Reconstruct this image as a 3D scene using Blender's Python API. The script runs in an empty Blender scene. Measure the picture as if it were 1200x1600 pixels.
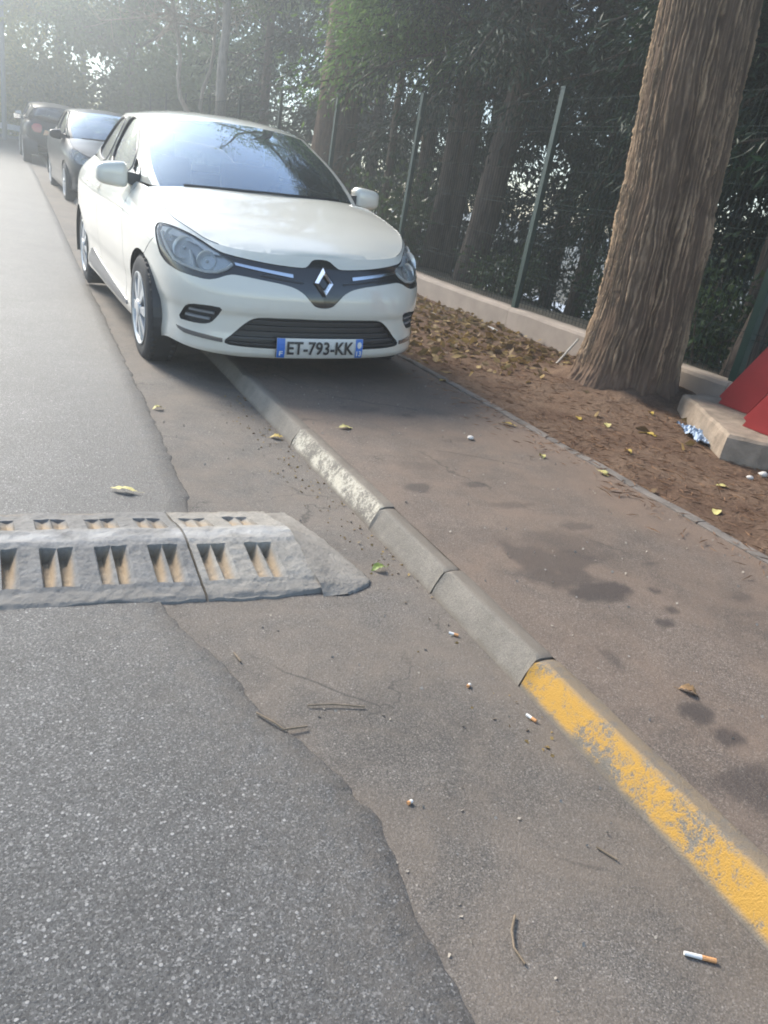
import bpy, bmesh, math, random
import numpy as np
from mathutils import Matrix, Vector
from mathutils.geometry import delaunay_2d_cdt
R = math.radians
random.seed(7)
RNG = np.random.default_rng(11)
scene = bpy.context.scene
col = scene.collection

# ------------------------------------------------------------------ camera
cam_d = bpy.data.cameras.new('camera')
cam = bpy.data.objects.new('camera', cam_d)
col.objects.link(cam)
scene.camera = cam
cam_d.sensor_fit = 'VERTICAL'
cam_d.sensor_height = 36.0
cam_d.lens = 1203.79 / 1600 * 36
cam_d.clip_start = 0.05
cam_d.clip_end = 2000
_r = Vector((0.89673376, -0.41522434, 0.15315781))
_f = Vector((0.44145837, 0.81469431, -0.37601555))
_u = Vector((0.03135402, 0.40479863, 0.91386815))
_m = Matrix((_r, _u, -_f)).transposed().to_4x4()
_m.translation = Vector((0, -0.0369, 1.1358))
cam.matrix_world = _m
UP = Vector((0, -0.0324, 0.9995))          # plumb line: the street falls about 3 % away from the camera

# ------------------------------------------------------------------ world, sun, exposure
GLARE_DENSITY = 0.013
SUN_EL, SUN_AZ = R(35), R(-20)             # azimuth from +y (up the street), negative = left
world = bpy.data.worlds.new('World')
scene.world = world
world.use_nodes = True
wn = world.node_tree.nodes
wl = world.node_tree.links
wn.clear()
sky = wn.new('ShaderNodeTexSky')
sky.sky_type = 'NISHITA'
sky.sun_disc = False
sky.sun_elevation = SUN_EL
sky.sun_rotation = SUN_AZ
sky.air_density = 1.0
sky.dust_density = 0.3
sky.ozone_density = 1.0
bg = wn.new('ShaderNodeBackground')
bg.inputs['Strength'].default_value = 0.15
out = wn.new('ShaderNodeOutputWorld')
wl.new(sky.outputs[0], bg.inputs['Color'])
wl.new(bg.outputs[0], out.inputs['Surface'])
sun_d = bpy.data.lights.new('sun', 'SUN')
sun = bpy.data.objects.new('sun', sun_d)
col.objects.link(sun)
sun_d.energy = 4.2
sun_d.angle = R(20)
sun_d.color = (1.0, 0.92, 0.80)
_sd = Vector((math.sin(SUN_AZ) * math.cos(SUN_EL), math.cos(SUN_AZ) * math.cos(SUN_EL), math.sin(SUN_EL)))
sun.rotation_euler = (-_sd).to_track_quat('-Z', 'Y').to_euler()
sun.location = _sd * 40

scene.view_settings.view_transform = 'Standard'
scene.view_settings.look = 'None'
scene.view_settings.exposure = 1.35
scene.view_settings.gamma = 1.0
scene.cycles.use_denoising = True
scene.cycles.max_bounces = 8
scene.cycles.transparent_max_bounces = 24
scene.cycles.volume_bounces = 0
scene.cycles.caustics_reflective = False
scene.cycles.caustics_refractive = False
scene.cycles.sample_clamp_indirect = 6.0
scene.cycles.filter_width = 1.9

# ------------------------------------------------------------------ helpers: tags and meshes
def tag(o, label=None, cat=None, group=None, kind=None):
    if label: o['label'] = label
    if cat: o['category'] = cat
    if group: o['group'] = group
    if kind: o['kind'] = kind
    return o

def link(o, parent=None):
    col.objects.link(o)
    if parent is not None:
        o.parent = parent
    return o

def empty(name, loc=(0, 0, 0), rot=None):
    o = bpy.data.objects.new(name, None)
    o.empty_display_size = 0.1
    o.location = loc
    if rot: o.rotation_euler = rot
    return link(o)

def mesh_arrays(name, V, F, smooth=False, normals=None):
    """fast mesh from a vertex array and a list of faces / an (n,k) face array"""
    V = np.asarray(V, np.float32)
    me = bpy.data.meshes.new(name)
    if isinstance(F, np.ndarray):
        n, k = F.shape
        me.vertices.add(len(V)); me.vertices.foreach_set('co', V.ravel())
        me.loops.add(n * k); me.loops.foreach_set('vertex_index', F.astype(np.int32).ravel())
        me.polygons.add(n)
        me.polygons.foreach_set('loop_start', np.arange(0, n * k, k, dtype=np.int32))
        me.update(calc_edges=True)
        me.validate()
    else:
        me.from_pydata(V.tolist(), [], F)
        me.update()
    me.polygons.foreach_set('use_smooth', [smooth] * len(me.polygons))
    if normals is not None and len(me.vertices) == len(normals):
        me.normals_split_custom_set_from_vertices([tuple(x) for x in normals])
    return me

def obj(name, me, mat, parent=None, loc=None, rot=None):
    o = bpy.data.objects.new(name, me)
    if mat is not None:
        if len(me.materials) == 0: me.materials.append(mat)
    if loc is not None: o.location = loc
    if rot is not None: o.rotation_euler = rot
    return link(o, parent)

class MB:
    """collects simple solids into one mesh"""
    def __init__(s): s.v = []; s.f = []
    def add(s, V, F):
        b = len(s.v); s.v += [tuple(x) for x in V]; s.f += [tuple(i + b for i in q) for q in F]; return s
    def box(s, lo, hi, M=None):
        x0, y0, z0 = lo; x1, y1, z1 = hi
        V = [(x0, y0, z0), (x1, y0, z0), (x1, y1, z0), (x0, y1, z0), (x0, y0, z1), (x1, y0, z1), (x1, y1, z1), (x0, y1, z1)]
        if M is not None: V = [M @ Vector(p) for p in V]
        return s.add(V, [(0, 3, 2, 1), (4, 5, 6, 7), (0, 1, 5, 4), (1, 2, 6, 5), (2, 3, 7, 6), (3, 0, 4, 7)])
    def tube(s, pts, rad, n=8, caps=True, flat=1.0):
        pts = [Vector(p) for p in pts]; k = len(pts)
        rad = [rad] * k if isinstance(rad, (int, float)) else list(rad)
        V = []; F = []
        ref = Vector((0.31, 0.17, 0.93))
        for i, p in enumerate(pts):
            d = (pts[min(i + 1, k - 1)] - pts[max(i - 1, 0)]).normalized()
            a = d.cross(ref)
            if a.length < 1e-3: a = d.cross(Vector((1, 0, 0)))
            a.normalize(); b = d.cross(a)
            for j in range(n):
                t = 2 * math.pi * j / n
                V.append(p + a * math.cos(t) * rad[i] + b * math.sin(t) * rad[i] * flat)
        for i in range(k - 1):
            for j in range(n):
                F.append((i * n + j, i * n + (j + 1) % n, (i + 1) * n + (j + 1) % n, (i + 1) * n + j))
        if caps:
            F.append(tuple(range(n - 1, -1, -1))); F.append(tuple((k - 1) * n + j for j in range(n)))
        return s.add(V, F)
    def lathe(s, prof, n=24, axis='x', c=(0, 0, 0)):
        """prof: list of (axial, radius)"""
        V = []; F = []
        for a, r in prof:
            for j in range(n):
                t = 2 * math.pi * j / n
                q = (a, r * math.cos(t), r * math.sin(t))
                if axis == 'z': q = (r * math.cos(t), r * math.sin(t), a)
                if axis == 'y': q = (r * math.cos(t), a, r * math.sin(t))
                V.append((q[0] + c[0], q[1] + c[1], q[2] + c[2]))
        for i in range(len(prof) - 1):
            for j in range(n):
                F.append((i * n + j, i * n + (j + 1) % n, (i + 1) * n + (j + 1) % n, (i + 1) * n + j))
        return s.add(V, F)
    def mesh(s, name, smooth=False):
        me = bpy.data.meshes.new(name); me.from_pydata(s.v, [], s.f); me.update()
        if smooth: me.polygons.foreach_set('use_smooth', [True] * len(me.polygons))
        return me
    def build(s, name, mat, parent=None, smooth=False, **k):
        return obj(name, s.mesh(name, smooth), mat, parent, **k)

def bevel_mesh(me, w=0.01, seg=2):
    bm = bmesh.new(); bm.from_mesh(me)
    bmesh.ops.bevel(bm, geom=bm.edges[:], offset=w, segments=seg, affect='EDGES', profile=0.6)
    bm.to_mesh(me); bm.free(); me.update()
    return me

def grid_mesh(name, X, Y, Zf, smooth=True):
    """height-field over the arrays X, Y"""
    gx, gy = np.meshgrid(X, Y)
    Z = Zf(gx, gy)
    V = np.stack([gx, gy, Z], -1).reshape(-1, 3)
    nx, ny = len(X), len(Y)
    i = (np.arange(ny - 1)[:, None] * nx + np.arange(nx - 1)[None, :]).ravel()
    F = np.stack([i, i + 1, i + nx + 1, i + nx], 1)
    return mesh_arrays(name, V, F, smooth)

# smooth value noise on arrays
_PERM = np.random.default_rng(3).random((64, 64, 64)).astype(np.float32)
def vnoise(x, y, z=0.0):
    x, y, z = np.broadcast_arrays(np.asarray(x, float), np.asarray(y, float), np.asarray(z, float))
    def fr(a):
        i = np.floor(a).astype(int); t = a - i; return i, t * t * (3 - 2 * t)
    xi, xf = fr(x); yi, yf = fr(y); zi, zf = fr(z)
    g = lambda a, b, c: _PERM[a & 63, b & 63, c & 63]
    l = lambda a, b, t: a + (b - a) * t
    return l(l(l(g(xi, yi, zi), g(xi + 1, yi, zi), xf), l(g(xi, yi + 1, zi), g(xi + 1, yi + 1, zi), xf), yf),
             l(l(g(xi, yi, zi + 1), g(xi + 1, yi, zi + 1), xf), l(g(xi, yi + 1, zi + 1), g(xi + 1, yi + 1, zi + 1), xf), yf), zf) * 2 - 1
def fbm(x, y, z=0.0, o=4):
    s = 0; a = 0.5
    for k in range(o):
        s = s + a * vnoise(x * 2 ** k + k * 7.3, y * 2 ** k + k * 3.1, np.asarray(z) * 2 ** k + k * 5.7); a *= 0.5
    return s

# ------------------------------------------------------------------ helpers: materials
def new_mat(name):
    m = bpy.data.materials.new(name); m.use_nodes = True
    nt = m.node_tree; nt.nodes.clear()
    o = nt.nodes.new('ShaderNodeOutputMaterial'); p = nt.nodes.new('ShaderNodeBsdfPrincipled')
    nt.links.new(p.outputs[0], o.inputs['Surface'])
    return m, nt, p, o

class NT:
    """small wrapper to write node graphs briefly"""
    def __init__(s, nt): s.nt = nt
    def n(s, t, **k):
        x = s.nt.nodes.new(t)
        for a, b in k.items(): setattr(x, a, b)
        return x
    def L(s, a, b): s.nt.links.new(a, b)
    def pos(s, scale=(1, 1, 1)):
        t = s.n('ShaderNodeTexCoord'); m = s.n('ShaderNodeMapping'); m.inputs['Scale'].default_value = scale
        s.L(t.outputs['Object'], m.inputs['Vector']); return m.outputs[0]
    def noise(s, vec, scale, detail=4, rough=0.55, dist=0.0):
        x = s.n('ShaderNodeTexNoise'); x.inputs['Scale'].default_value = scale; x.inputs['Detail'].default_value = detail
        x.inputs['Roughness'].default_value = rough; x.inputs['Distortion'].default_value = dist
        s.L(vec, x.inputs['Vector']); return x.outputs['Fac']
    def voro(s, vec, scale, feature='F1'):
        x = s.n('ShaderNodeTexVoronoi'); x.feature = feature; x.inputs['Scale'].default_value = scale
        s.L(vec, x.inputs['Vector']); return x
    def ramp(s, fac, stops, interp='LINEAR'):
        x = s.n('ShaderNodeValToRGB'); e = x.color_ramp.elements; x.color_ramp.interpolation = interp
        while len(e) < len(stops): e.new(0.5)
        for i, (p, c) in enumerate(stops):
            e[i].position = p; e[i].color = (c, c, c, 1) if isinstance(c, (int, float)) else (*c, 1)
        s.L(fac, x.inputs[0]); return x.outputs[0]
    def mix(s, fac, a, b, mode='MIX'):
        x = s.n('ShaderNodeMix', data_type='RGBA', blend_type=mode)
        for i, v in ((0, fac), (6, a), (7, b)):
            sock = x.inputs[i]
            if hasattr(v, 'is_linked'): s.L(v, sock)
            elif isinstance(v, (int, float)): sock.default_value = v if i == 0 else (v, v, v, 1)
            else: sock.default_value = (*v, 1)
        return x.outputs[2]
    def math(s, op, a, b=0.0, clamp=False):
        x = s.n('ShaderNodeMath', operation=op); x.use_clamp = clamp
        for sock, v in ((x.inputs[0], a), (x.inputs[1], b)):
            if hasattr(v, 'is_linked'): s.L(v, sock)
            else: sock.default_value = v
        return x.outputs[0]
    def attr(s, name):
        x = s.n('ShaderNodeAttribute'); x.attribute_name = name; return x
    def bump(s, h, strength, dist, p):
        x = s.n('ShaderNodeBump'); x.inputs['Strength'].default_value = strength; x.inputs['Distance'].default_value = dist
        s.L(h, x.inputs['Height']); s.L(x.outputs[0], p.inputs['Normal']); return x

def simple(name, c, rough=0.5, metal=0.0, coat=0.0, var=0.0, vscale=6.0, bump=0.0, bscale=60.0, spec=0.5, scale=(1, 1, 1)):
    m, nt, p, o = new_mat(name); g = NT(nt)
    p.inputs['Base Color'].default_value = (*c, 1); p.inputs['Roughness'].default_value = rough
    p.inputs['Metallic'].default_value = metal; p.inputs['Coat Weight'].default_value = coat
    p.inputs['Coat Roughness'].default_value = 0.06; p.inputs['Specular IOR Level'].default_value = spec
    if var or bump:
        v = g.pos(scale)
    if var:
        n = g.noise(v, vscale, 5, 0.6)
        d = tuple(x * (1 - var) for x in c); b = tuple(min(1, x * (1 + var)) for x in c)
        g.L(g.ramp(n, [(0.3, d), (0.7, b)]), p.inputs['Base Color'])
    if bump:
        g.bump(g.noise(v, bscale, 4), bump, 0.01, p)
    return m

M = {}
def asphalt(name, dark, light, stone, sc, brown=None, bstr=0.6, specks=0.3, rough=0.68, cracks=False):
    """bound aggregate: two sizes of stone chips with their own grey, fine sand between them"""
    m, nt, p, o = new_mat(name); g = NT(nt); v = g.pos()
    vo = g.voro(v, sc); vo.inputs['Randomness'].default_value = 1.0
    v2 = g.voro(v, sc * 2.1)
    s1 = g.n('ShaderNodeSeparateColor'); g.L(vo.outputs['Color'], s1.inputs[0])
    s2 = g.n('ShaderNodeSeparateColor'); g.L(v2.outputs['Color'], s2.inputs[0])
    mid = tuple((x + y) / 2 for x, y in zip(light, stone))
    c1 = g.ramp(s1.outputs[0], [(0.0, dark), (1 - specks, light), (min(1, 1 - specks + 0.10), mid), (1.0, stone)])
    c2 = g.ramp(s2.outputs[0], [(0.0, tuple(x * 0.7 for x in dark)), (0.8, light), (1.0, mid)])
    sel = g.ramp(g.math('ADD', vo.outputs['Distance'], g.math('MULTIPLY', s1.outputs[2], 0.35)), [(0.42, 0.0), (0.55, 1.0)])
    c = g.mix(sel, c1, c2)
    fine = g.noise(v, sc * 5, 3, 0.7)
    c = g.mix(1.0, c, g.ramp(fine, [(0.25, 0.65), (0.75, 1.35)]), 'MULTIPLY')
    big = g.noise(v, 1.3, 6, 0.65); mid_n = g.noise(v, 9, 4, 0.6)
    c = g.mix(1.0, c, g.ramp(big, [(0.3, 0.76), (0.7, 1.24)]), 'MULTIPLY')
    c = g.mix(1.0, c, g.ramp(mid_n, [(0.3, 0.88), (0.7, 1.12)]), 'MULTIPLY')
    if brown:
        d2 = g.noise(v, 3.1, 6, 0.7, 0.4)
        c = g.mix(g.ramp(d2, [(0.38, 0.0), (0.68, 0.7)]), c, g.mix(1.0, brown, g.ramp(fine, [(0.25, 0.65), (0.75, 1.35)]), 'MULTIPLY'))
    if cracks:
        wn_ = g.noise(v, 5, 4, 0.6)
        vm = g.n('ShaderNodeVectorMath', operation='MULTIPLY_ADD'); cx = g.n('ShaderNodeCombineXYZ'); g.L(wn_, cx.inputs[0]); g.L(wn_, cx.inputs[1])
        g.L(cx.outputs[0], vm.inputs[0]); vm.inputs[1].default_value = (0.35, -0.3, 0); g.L(v, vm.inputs[2])
        ve = g.voro(vm.outputs[0], 1.15, 'DISTANCE_TO_EDGE')
        line = g.ramp(ve.outputs['Distance'], [(0.0, 1.0), (0.007, 0.0)])
        line = g.math('MULTIPLY', line, g.ramp(g.noise(v, 1.7, 3), [(0.47, 0.0), (0.56, 0.8)]))
        c = g.mix(line, c, tuple(x * 0.45 for x in dark))
    g.L(c, p.inputs['Base Color'])
    p.inputs['Roughness'].default_value = rough
    p.inputs['Specular IOR Level'].default_value = 0.5
    h = g.math('ADD', g.math('MULTIPLY', s1.outputs[1], 0.7), g.math('MULTIPLY', fine, 0.9))
    h = g.math('SUBTRACT', h, g.math('MULTIPLY', sel, 0.5))
    g.bump(h, bstr, 0.0035, p)
    return m

def glass_mat(name, tint=(0.55, 0.62, 0.6), refl=1.0, gc=(1, 1, 1)):
    m = bpy.data.materials.new(name); m.use_nodes = True; nt = m.node_tree; nt.nodes.clear(); g = NT(nt)
    o = g.n('ShaderNodeOutputMaterial'); tr = g.n('ShaderNodeBsdfTransparent'); gl = g.n('ShaderNodeBsdfGlossy')
    tr.inputs[0].default_value = (*tint, 1); gl.inputs['Roughness'].default_value = 0.0; gl.inputs[0].default_value = (*gc, 1)
    fr = g.n('ShaderNodeFresnel'); fr.inputs[0].default_value = 1.52
    f = g.math('MULTIPLY', fr.outputs[0], refl * 1.7, True)
    mx = g.n('ShaderNodeMixShader'); g.L(f, mx.inputs[0]); g.L(tr.outputs[0], mx.inputs[1]); g.L(gl.outputs[0], mx.inputs[2])
    g.L(mx.outputs[0], o.inputs['Surface'])
    return m

def leaf_mat(name, c1, c2, trans=0.35, rough=0.5):
    m, nt, p, o = new_mat(name); g = NT(nt)
    a = g.attr('tint')
    c = g.mix(a.outputs['Fac'], c1, c2)
    g.L(c, p.inputs['Base Color']); p.inputs['Roughness'].default_value = rough; p.inputs['Specular IOR Level'].default_value = 0.3
    tl = g.n('ShaderNodeBsdfTranslucent'); g.L(c, tl.inputs[0])
    mx = g.n('ShaderNodeMixShader'); mx.inputs[0].default_value = trans
    g.L(p.outputs[0], mx.inputs[1]); g.L(tl.outputs[0], mx.inputs[2]); g.L(mx.outputs[0], o.inputs['Surface'])
    return m

def bark_mat(name, c1, c2, sc=(1, 1, 1), bump=0.5):
    m, nt, p, o = new_mat(name); g = NT(nt); v = g.pos((9 * sc[0], 9 * sc[1], 1.6 * sc[2]))
    n = g.noise(v, 3.0, 6, 0.65, 0.6); big = g.noise(g.pos(), 1.7, 4)
    c = g.mix(g.ramp(n, [(0.35, 0.0), (0.62, 1.0)]), c1, c2)
    c = g.mix(1.0, c, g.ramp(big, [(0.3, 0.8), (0.7, 1.2)]), 'MULTIPLY')
    g.L(c, p.inputs['Base Color']); p.inputs['Roughness'].default_value = 0.9; p.inputs['Specular IOR Level'].default_value = 0.15
    g.bump(n, bump, 0.02, p)
    return m

M['road'] = asphalt('road_asphalt', (0.036, 0.036, 0.037), (0.092, 0.091, 0.090), (0.36, 0.35, 0.335), 140, None, 0.6, 0.2, 0.55)
M['gutter'] = asphalt('gutter_asphalt', (0.080, 0.070, 0.060), (0.142, 0.124, 0.107), (0.33, 0.295, 0.26), 180, (0.190, 0.150, 0.115), 0.55, 0.14, 0.75, True)
M['ground'] = simple('ground_soil', (0.10, 0.085, 0.06), 0.95, var=0.3, vscale=0.6)
M['yard'] = simple('pale_yard', (0.50, 0.53, 0.57), 0.8, var=0.1, vscale=0.4)
M['concrete'] = simple('concrete_wall', (0.345, 0.285, 0.235), 0.9, var=0.16, vscale=4, bump=0.25, bscale=90)
M['block'] = simple('concrete_block', (0.25, 0.195, 0.145), 0.92, var=0.35, vscale=9, bump=0.5, bscale=45)
M['edging'] = simple('edging_concrete', (0.155, 0.132, 0.112), 0.92, var=0.3, vscale=9, bump=0.4, bscale=70)
M['bark_dark'] = bark_mat('bark_dark', (0.06, 0.045, 0.035), (0.16, 0.125, 0.10))
M['bark_pale'] = bark_mat('bark_pale', (0.27, 0.23, 0.19), (0.46, 0.40, 0.33))
M['cypress'] = leaf_mat('cypress_foliage', (0.009, 0.023, 0.012), (0.030, 0.064, 0.028), 0.18)
M['spray'] = leaf_mat('light_conifer_foliage', (0.06, 0.13, 0.035), (0.18, 0.28, 0.075), 0.45)
M['broad'] = leaf_mat('broad_leaves', (0.05, 0.105, 0.028), (0.17, 0.25, 0.06), 0.45)
M['yellowing'] = leaf_mat('yellowing_leaves', (0.14, 0.22, 0.04), (0.46, 0.46, 0.09), 0.6)
M['shrub'] = leaf_mat('shrub_leaves', (0.03, 0.06, 0.025), (0.09, 0.13, 0.05), 0.3, 0.35)
M['fence'] = simple('fence_green', (0.011, 0.038, 0.030), 0.45, var=0.15, vscale=5)
M['wire'] = simple('fence_wire', (0.010, 0.025, 0.022), 0.7, spec=0.2)
M['black'] = simple('black_plastic', (0.022, 0.024, 0.028), 0.42, bump=0.05, bscale=300)
M['gloss_black'] = simple('gloss_black', (0.015, 0.016, 0.019), 0.12, coat=0.6)
M['rubber'] = simple('tyre_rubber', (0.028, 0.028, 0.03), 0.8, var=0.2, vscale=8)
M['chrome'] = simple('chrome', (0.80, 0.81, 0.83), 0.12, 1.0)
M['silver'] = simple('wheel_silver', (0.52, 0.53, 0.54), 0.38, 0.55)
M['interior'] = simple('interior_fabric', (0.035, 0.036, 0.04), 0.85, bump=0.1, bscale=200)
M['interior_pale'] = simple('interior_headlining', (0.30, 0.30, 0.28), 0.9)
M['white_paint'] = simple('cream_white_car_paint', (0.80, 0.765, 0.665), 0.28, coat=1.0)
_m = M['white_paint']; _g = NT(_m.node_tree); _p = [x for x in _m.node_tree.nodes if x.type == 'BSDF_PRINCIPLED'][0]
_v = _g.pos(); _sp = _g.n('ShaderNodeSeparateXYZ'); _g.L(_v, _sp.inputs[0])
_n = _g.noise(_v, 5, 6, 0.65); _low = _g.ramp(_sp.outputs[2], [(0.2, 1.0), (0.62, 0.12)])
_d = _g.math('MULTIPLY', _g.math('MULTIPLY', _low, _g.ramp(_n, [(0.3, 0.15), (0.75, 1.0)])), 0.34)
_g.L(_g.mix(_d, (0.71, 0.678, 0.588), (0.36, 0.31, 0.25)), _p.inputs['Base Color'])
M['black_paint'] = simple('black_car_paint', (0.008, 0.011, 0.018), 0.3, coat=0.15, spec=0.25)
M['silver_paint'] = simple('silver_car_paint', (0.42, 0.44, 0.46), 0.3, 0.6, coat=1.0)
M['windscreen'] = glass_mat('windscreen_glass', (0.62, 0.70, 0.68), 2.1, (0.80, 0.91, 1.0))
M['side_glass'] = glass_mat('side_glass', (0.50, 0.58, 0.56), 1.5)
M['lens'] = glass_mat('lamp_lens', (0.97, 0.98, 0.98), 0.6)
M['red_lens'] = simple('tail_lamp_red', (0.45, 0.02, 0.02), 0.15, coat=1.0)
M['amber_lens'] = simple('tail_lamp_amber', (0.65, 0.30, 0.08), 0.15, coat=1.0)
M['plate_white'] = simple('plate_white', (0.72, 0.71, 0.67), 0.35)
M['plate_blue'] = simple('plate_blue', (0.03, 0.16, 0.55), 0.35)
M['ink'] = simple('plate_ink', (0.012, 0.012, 0.014), 0.4)
M['red_steel'] = simple('red_painted_steel', (0.25, 0.02, 0.02), 0.42, var=0.12, vscale=7)
M['yellow_steel'] = simple('yellow_painted_steel', (0.34, 0.235, 0.10), 0.6, var=0.2, vscale=9)

# ------------------------------------------------------------------ street profile
def zr(y):
    y = np.asarray(y, float)
    return np.where(y < 7, 0.0, np.where(y < 9, 0.034 * (y - 7) ** 2 / 4, 0.034 * (y - 8)))
KH = 0.08        # kerb height
XK = 1.205       # foot of the kerb
XB = 1.30        # back of the kerb
XE = 2.60        # edging between pavement and earth
XW = 4.50        # face of the low wall
YS = np.r_[np.arange(-4, 10, 0.25), np.arange(10, 46.1, 1.0)]

# ------------------------------------------------------------------ the setting: ground, road, gutter, pavement
def ground_z(x, y):
    b = zr(np.minimum(y, 60)) - 0.06
    k = np.clip((x - 5.4) / 6.5, 0, 1); k = k * k * (3 - 2 * k)
    back = np.where(x > 4.55, 0.22 + 0.05 * fbm(x * 1.3, y * 1.3), 0.0)
    return np.where(x > 4.55, b + 0.06 + back - k * 2.3, b - np.clip((np.abs(x) - 60) / 100, 0, 1) * 3)
gx = np.r_[-400, -200, -100, -60, -30, np.arange(-15, 4.5, 3), 4.52, 4.58, np.arange(4.7, 14, 0.4), 16, 20, 30, 60, 100, 200, 400]
gy = np.r_[-400, -200, -80, -30, -12, np.arange(-6, 34, 0.5), 36, 40, 50, 60, 90, 150, 250, 400]
tag(obj('ground', grid_mesh('ground', gx, gy, ground_z), M['ground']), kind='structure')
yx = np.r_[12.5, 20, 40, 80, 160]; yy = np.r_[-60, -20, 0, 20, 40, 60, 120]
tag(obj('yard_ground', grid_mesh('yard_ground', yx, yy, lambda x, y: zr(np.minimum(y, 60)) - 1.95 - 0.02 * (x - 12.5) * (x < 41)), M['yard']), kind='structure')

SEAM = [(-6, .60), (.3, .59), (.55, .60), (.75, .61), (.95, .64), (1.15, .592), (1.35, .507), (1.56, .467), (1.67, .411), (1.85, .36), (2.45, .57), (2.6, .60), (3.6, .64), (4.3, .65), (6.7, .71), (10.6, .76), (16, .80), (22, .84), (46, .9)]
_sy = np.array([p[0] for p in SEAM]); _sx = np.array([p[1] for p in SEAM])
def seam_x(y):
    return np.interp(y, _sy, _sx) + 0.02 * fbm(y * 5.0, y * 0 + 2.2) * np.where(y < 2.2, 1.0, 0.35) + 0.008 * vnoise(y * 31.0, y * 0)
ry = np.r_[-6, -3, np.arange(-1, 9, 0.02), np.arange(9, 46, 0.5)]
frac = np.r_[0, 0.5, 0.8, 0.9, 0.96, 0.99, 1.0, 1.002]
V = []; 
for y in ry:
    xe = float(seam_x(np.array(y)))
    for f_ in frac:
        x = -7 + (xe + 7) * f_
        V.append((x, y, float(zr(y)) + (0.007 if f_ < 0.985 else 0.006 if f_ <= 1.0 else -0.004)))
n = len(frac)
i = (np.arange(len(ry) - 1)[:, None] * n + np.arange(n - 1)[None, :]).ravel()
_rm = M['road'].node_tree; g = NT(_rm); p = [x for x in _rm.nodes if x.type == 'BSDF_PRINCIPLED'][0]; src = p.inputs['Base Color'].links[0].from_socket
_dn = g.noise(g.pos(), 22, 5, 0.7)
g.L(g.mix(g.math('MULTIPLY', g.math('MULTIPLY', g.attr('edge').outputs['Fac'], g.ramp(_dn, [(0.35, 0.2), (0.6, 1.0)])), 0.75), src, (0.12, 0.102, 0.085)), p.inputs['Base Color'])
_edge = np.tile(np.array([0, 0, 0, .05, .2, .65, 1.0, 1.0], np.float32), len(ry))
_road = tag(obj('road', mesh_arrays('road', np.array(V), np.stack([i, i + 1, i + n + 1, i + n], 1), True), M['road']), kind='structure')
_road.data.attributes.new('edge', 'FLOAT', 'POINT').data.foreach_set('value', _edge)
tag(obj('gutter_strip', grid_mesh('gutter_strip', np.r_[0.1, 0.5, 0.9, 1.24], np.r_[np.arange(-6, 10, 0.25), np.arange(10, 46, 1)], lambda x, y: zr(y)), M['gutter']), kind='structure')

# pavement: brown-grey asphalt with dark oil and gum stains (mask stored per vertex, shapes of their own)
STAINS = [(1.486, 2.473, .06, .04, .8), (1.776, 2.474, .06, .035, .8), (1.83, 2.26, .10, .03, .5), (1.66, 1.80, .16, .13, .75), (1.64, 1.69, .11, .08, .8), (1.70, 1.58, .11, .055, 1.0), (1.783, 1.371, .045, .03, 1.0),
          (1.77, 1.9, .2, .11, .45), (1.522, 1.002, .045, .035, .95), (1.528, .89, .035, .025, .95), (1.462, 1.248, .02, .05, .6), (1.44, .745, .09, .07, .7), (1.98, 2.04, .07, .03, .6), (2.032, 3.05, .08, .04, .35), (1.69, 3.55, .12, .06, .35),
          (1.53, 2.0, .1, .08, .3), (1.9, 1.55, .018, .015, .9), (1.86, 1.43, .02, .014, .9), (2.05, 1.72, .03, .02, .7), (2.2, 1.45, .05, .03, .5), (1.62, 2.7, .1, .05, .3), (1.95, 3.45, .05, .03, .5)]
px_ = np.arange(XB - 0.004, XE - 0.02, 0.02); py_ = np.r_[-6, -3, np.arange(-1, 5, 0.02), np.arange(5, 9, 0.25), np.arange(9, 46, 1)]
me = grid_mesh('pavement', px_, py_, lambda x, y: zr(y) + KH + 0.004 * fbm(x * 2, y * 2) + 0.012 * np.clip((x - 1.3) / 1.3, 0, 1))
co = np.empty(len(me.vertices) * 3, np.float32); me.vertices.foreach_get('co', co); co = co.reshape(-1, 3)
st = np.zeros(len(co))
wob = fbm(co[:, 0] * 14, co[:, 1] * 14, o=5) * 0.9
for (sx, sy, a, b, k) in STAINS:
    d = np.hypot((co[:, 0] - sx) / a, (co[:, 1] - sy) / b) + wob
    st = np.maximum(st, k * np.clip((1.2 - d) / 0.38, 0, 1))
at = me.attributes.new('stain', 'FLOAT', 'POINT'); at.data.foreach_set('value', st.astype(np.float32))
dst = np.clip((co[:, 0] - 2.2 + 0.25 * fbm(co[:, 0] * 3, co[:, 1] * 3)) / 0.4, 0, 1)
at = me.attributes.new('dust', 'FLOAT', 'POINT'); at.data.foreach_set('value', dst.astype(np.float32))
M['pavement'] = asphalt('pavement_asphalt', (0.100, 0.075, 0.058), (0.150, 0.114, 0.089), (0.34, 0.29, 0.24), 170, (0.190, 0.132, 0.094), 0.45, 0.1, 0.75, True)
g = NT(M['pavement'].node_tree); p = [x for x in M['pavement'].node_tree.nodes if x.type == 'BSDF_PRINCIPLED'][0]
src = p.inputs['Base Color'].links[0].from_socket
c = g.mix(g.math('MULTIPLY', g.attr('dust').outputs['Fac'], 0.6), src, (0.19, 0.125, 0.085))
c = g.mix(g.math('MULTIPLY', g.attr('stain').outputs['Fac'], 0.8), c, (0.035, 0.026, 0.023))
g.L(c, p.inputs['Base Color'])
tag(obj('pavement', me, M['pavement']), kind='structure')

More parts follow.
